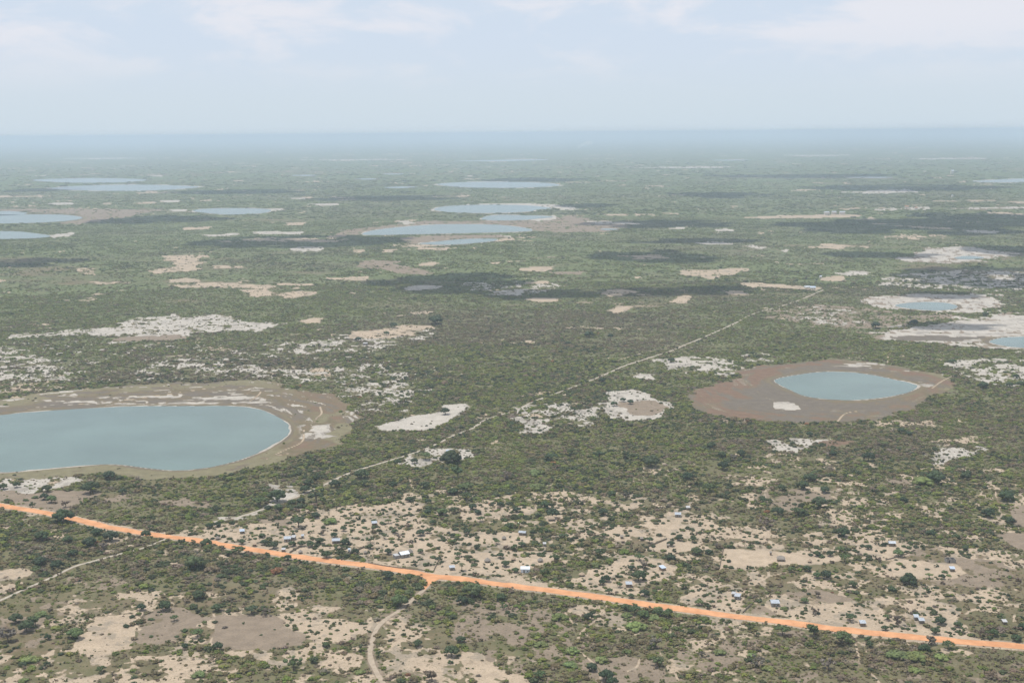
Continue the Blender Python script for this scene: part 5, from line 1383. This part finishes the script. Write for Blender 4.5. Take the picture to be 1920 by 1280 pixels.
round_hut(914, 1053, 12, 'wide grey thatched hut left of a dark round tree near the road', M_THATCH)
round_hut(962.6, 1050, 9.5, 'tan thatched hut behind the long white metal shed', M_THATCH2)
round_hut(1013, 1052.5, 10.5, 'grey thatched hut with pale ridge right of the white metal shed', M_THATCH)
round_hut(1091, 1079, 11.5, 'lowest wide tan thatched dome among bushes near the road', M_THATCH2, tall=.7)
round_hut(1518, 1054, 8.5, 'small tan conical hut at the right end of the fenced yard', M_THATCH2)
round_hut(1794, 1171, 10, 'grey conical thatched hut at the right end of the roadside huts', M_THATCH)
round_hut(408, 1011, 9, 'small pale thatched hut right of the tree over the road', M_THATCH)
round_hut(563.5, 1037, 8.5, 'grey thatched hut beside the diagonal brush fence by the road', M_THATCH)
round_hut(636, 1029, 7, 'small pinkish thatched hut right of a dark round tree above the road', M_THATCH2)
# roofless block walls
x, y = unproj(1781.5, 1053); w = 17 * mpp(1781, 1053)
rb = link('unroofed_house', None, loc=(float(x), float(y), 0)); tag(rb, 'unfinished grey block house without a roof behind the oval sandy yard', 'house', 'huts along the orange road')
bm = bmesh.new(); q = w / 2
for (a, b, c, d) in ((-q, q, -2.6, -2.4), (-q, q, 2.4, 2.6), (-q, -q + .2, -2.4, 2.4), (q - .2, q, -2.4, 2.4), (-.1, .1, -2.4, 2.4)): bx(bm, a, b, c, d, 0, 2.6)
bobj('wall', bm, M_BLOCK, rb)
bm = bmesh.new(); bx(bm, -q * .6, -q * .35, -2.63, -2.605, 0, 2.0); bobj('doorway', bm, M_DARK, rb)
# far white school blocks and the long-roofed buildings at the end of the track
for u, v, wp, dp_, lab in ((1550, 403, 11, 12, 'white far building, leftmost of three in a row on pale ground'), (1563.5, 402, 10, 12, 'white far building, middle of three in a row on pale ground'), (1579, 402.5, 12, 12, 'white far building, rightmost of three in a row on pale ground')):
    hut('far_building', u, v, wp, dp_, 9.5, 0, M_PLASTER, M_TIN, lab, 'building', 'gable', 'white far buildings')
hut('long_building', 1513, 541, 13, 9, 3.6, 8, M_PLASTER, M_TIN, 'long white-roofed building, left of two at the end of the diagonal track', 'building', 'gable', 'buildings at the track end')
hut('long_building', 1523.5, 542.5, 12, 10, 4.2, -6, M_PLASTER, M_TIN2, 'long grey-blue-roofed building, right of two at the end of the diagonal track', 'building', 'gable', 'buildings at the track end')
hut('far_house', 1538.5, 521, 4.5, 7, 3.5, 0, M_PLASTER, M_TIN, 'small white far house at the left end of a pale clearing', 'house', 'gable', 'far houses')
hut('far_house', 1785, 326.5, 6, 30, 22, 0, M_PLASTER, M_TIN, 'tiny white far building near the horizon on the right', 'building', 'gable', 'far houses')
hut('far_house', 1785, 370.5, 3.5, 12, 9, 0, M_PLASTER, M_TIN, 'tiny white far house standing alone in green bush on the right', 'house', 'gable', 'far houses')
hut('far_house', 1700, 391, 8, 12, 8, 0, M_PLASTER, M_REDTILE, 'far house with reddish roof on the pale strip at right', 'house', 'gable', 'far houses')
hut('far_house', 1717, 393, 6, 12, 7, 0, M_PLASTER, M_REDTILE, 'smaller far reddish-roofed house right of its neighbour on the pale strip', 'house', 'gable', 'far houses')


# ------------------------------------------------------------------ fences
def fence(pts, label, h, style, cat='fence'):
    P = world_poly(pts)
    seg = np.concatenate([[0], np.cumsum(np.linalg.norm(np.diff(P, axis=0), axis=1))])
    root = link('fence', None, loc=(float(P[0, 0]), float(P[0, 1]), 0)); tag(root, label, cat, 'fences round the yards')
    pos = lambda s: Vector((np.interp(s, seg, P[:, 0]) - P[0, 0], np.interp(s, seg, P[:, 1]) - P[0, 1], 0))
    L = seg[-1]; n = max(3, int(L / 3.0))
    bm = bmesh.new(); bx(bm, -.08, .08, -.08, .08, 0, h + .25); bmesh.ops.recalc_face_normals(bm, faces=bm.faces)
    pm = D.meshes.new('post'); bm.to_mesh(pm); bm.free(); pm.materials.append(M_WOOD)
    for i in range(n + 1):
        p = link('post', pm, parent=root); p.location = pos(L * i / n); p.rotation_euler = (rt.uniform(-.06, .06), rt.uniform(-.06, .06), rt.uniform(0, 1))
    if style == 'brush':
        V, F = [], []; m = int(L / .5)
        for i in range(m + 1):
            a = pos(L * i / m); z = h * rt.uniform(.75, 1.1); d = (pos(min(L, L * i / m + .3)) - pos(max(0, L * i / m - .3))).normalized(); nn = Vector((-d.y, d.x, 0)) * rt.uniform(.2, .42)
            k = len(V); V += [tuple(a + nn), tuple(a - nn), tuple(a - nn * .35 + Vector((0, 0, z))), tuple(a + nn * .35 + Vector((0, 0, z)))]
            if i:
                j = k - 4; F += [(j, k, k + 3, j + 3), (k + 1, j + 1, j + 2, k + 2), (j + 3, k + 3, k + 2, j + 2)]
        me = D.meshes.new('brush_wall'); me.from_pydata(V, [], F); me.update(); link('brush_wall', me, M_REED, root)
    else:
        bm = bmesh.new()
        for i in range(n):
            a, b = pos(L * i / n), pos(L * (i + 1) / n)
            d = (b - a).normalized(); nn = Vector((-d.y, d.x, 0)) * .04
            for z in (h * .45, h * .95):
                vs = [bm.verts.new(a + nn + Vector((0, 0, z))), bm.verts.new(b + nn + Vector((0, 0, z))), bm.verts.new(b - nn + Vector((0, 0, z + .1))), bm.verts.new(a - nn + Vector((0, 0, z + .1)))]
                bm.faces.new(vs)
        bobj('rail', bm, M_WOOD, root)
    return root


fence([(640, 1050), (650, 1043), (662, 1036), (683, 1026)], 'thick brush fence slanting up from the road left of the grey brick house', 1.5, 'brush')
fence([(690, 1055), (715, 1060), (750, 1065), (785, 1068), (812, 1071.5)], 'low brush hedge fence running along the road above the junction', .9, 'brush')
fence([(813, 1071), (820, 1056), (828, 1041)], 'straight stick fence rising from the road beside the small tin hut', 1.2, 'brush')
fence([(543, 1037), (553, 1031), (563, 1025)], 'short brush fence near the grey thatched hut above the road', 1.5, 'brush')
fence([(1206, 1029), (1228, 1020), (1250, 1011)], 'dark fence along the slanting left side of the triangular sandy yard', 1.4, 'brush')
fence([(1357, 1026), (1353, 1045), (1349, 1064)], 'pale fence on the left side of the fenced sandy yard', 1.3, 'brush')
fence([(1357, 1026), (1400, 1027.5), (1445, 1028)], 'thin fence along the back of the fenced sandy yard', 1.1, 'rail')
fence([(1416, 1122), (1414, 1128), (1408, 1135), (1400, 1142), (1393, 1149)], 'curved brush fence reaching the road left of the wide tin-roofed house', 1.3, 'brush')
fence([(1661, 1050), (1684, 1044), (1697, 1040), (1716, 1031)], 'low brush fence between the two upper sandy yards', 1.0, 'brush')

# distant smoke
x, y = unproj(1083, 281)
V, F, off = [], [], 0
for q in range(14):
    t_ = q / 13; r = 14 + 40 * t_
    P = ICO1[0] * (1 + .3 * (rg.rand(len(ICO1[0]), 1) - .5)) * [r * 1.5, r, r * .8] + [t_ * 190 + rg.uniform(-12, 12), rg.uniform(-20, 20), 18 + 105 * t_ ** .6]
    V.append(P); F.append(ICO1[1] + off); off += len(P)
ms = D.materials.new('smoke'); ms.use_nodes = True; t_ = NT(ms.node_tree)
out = t_.n('ShaderNodeOutputMaterial'); vv = t_.n('ShaderNodeVolumePrincipled'); vv.inputs['Color'].default_value = (.9, .92, .95, 1); vv.inputs['Density'].default_value = .02
t_.t.links.new(vv.outputs[0], out.inputs['Volume'])
tag(link('smoke', fast_mesh('smoke', np.vstack(V), np.vstack(F)), ms, loc=(float(x), float(y), 0)), kind='stuff')
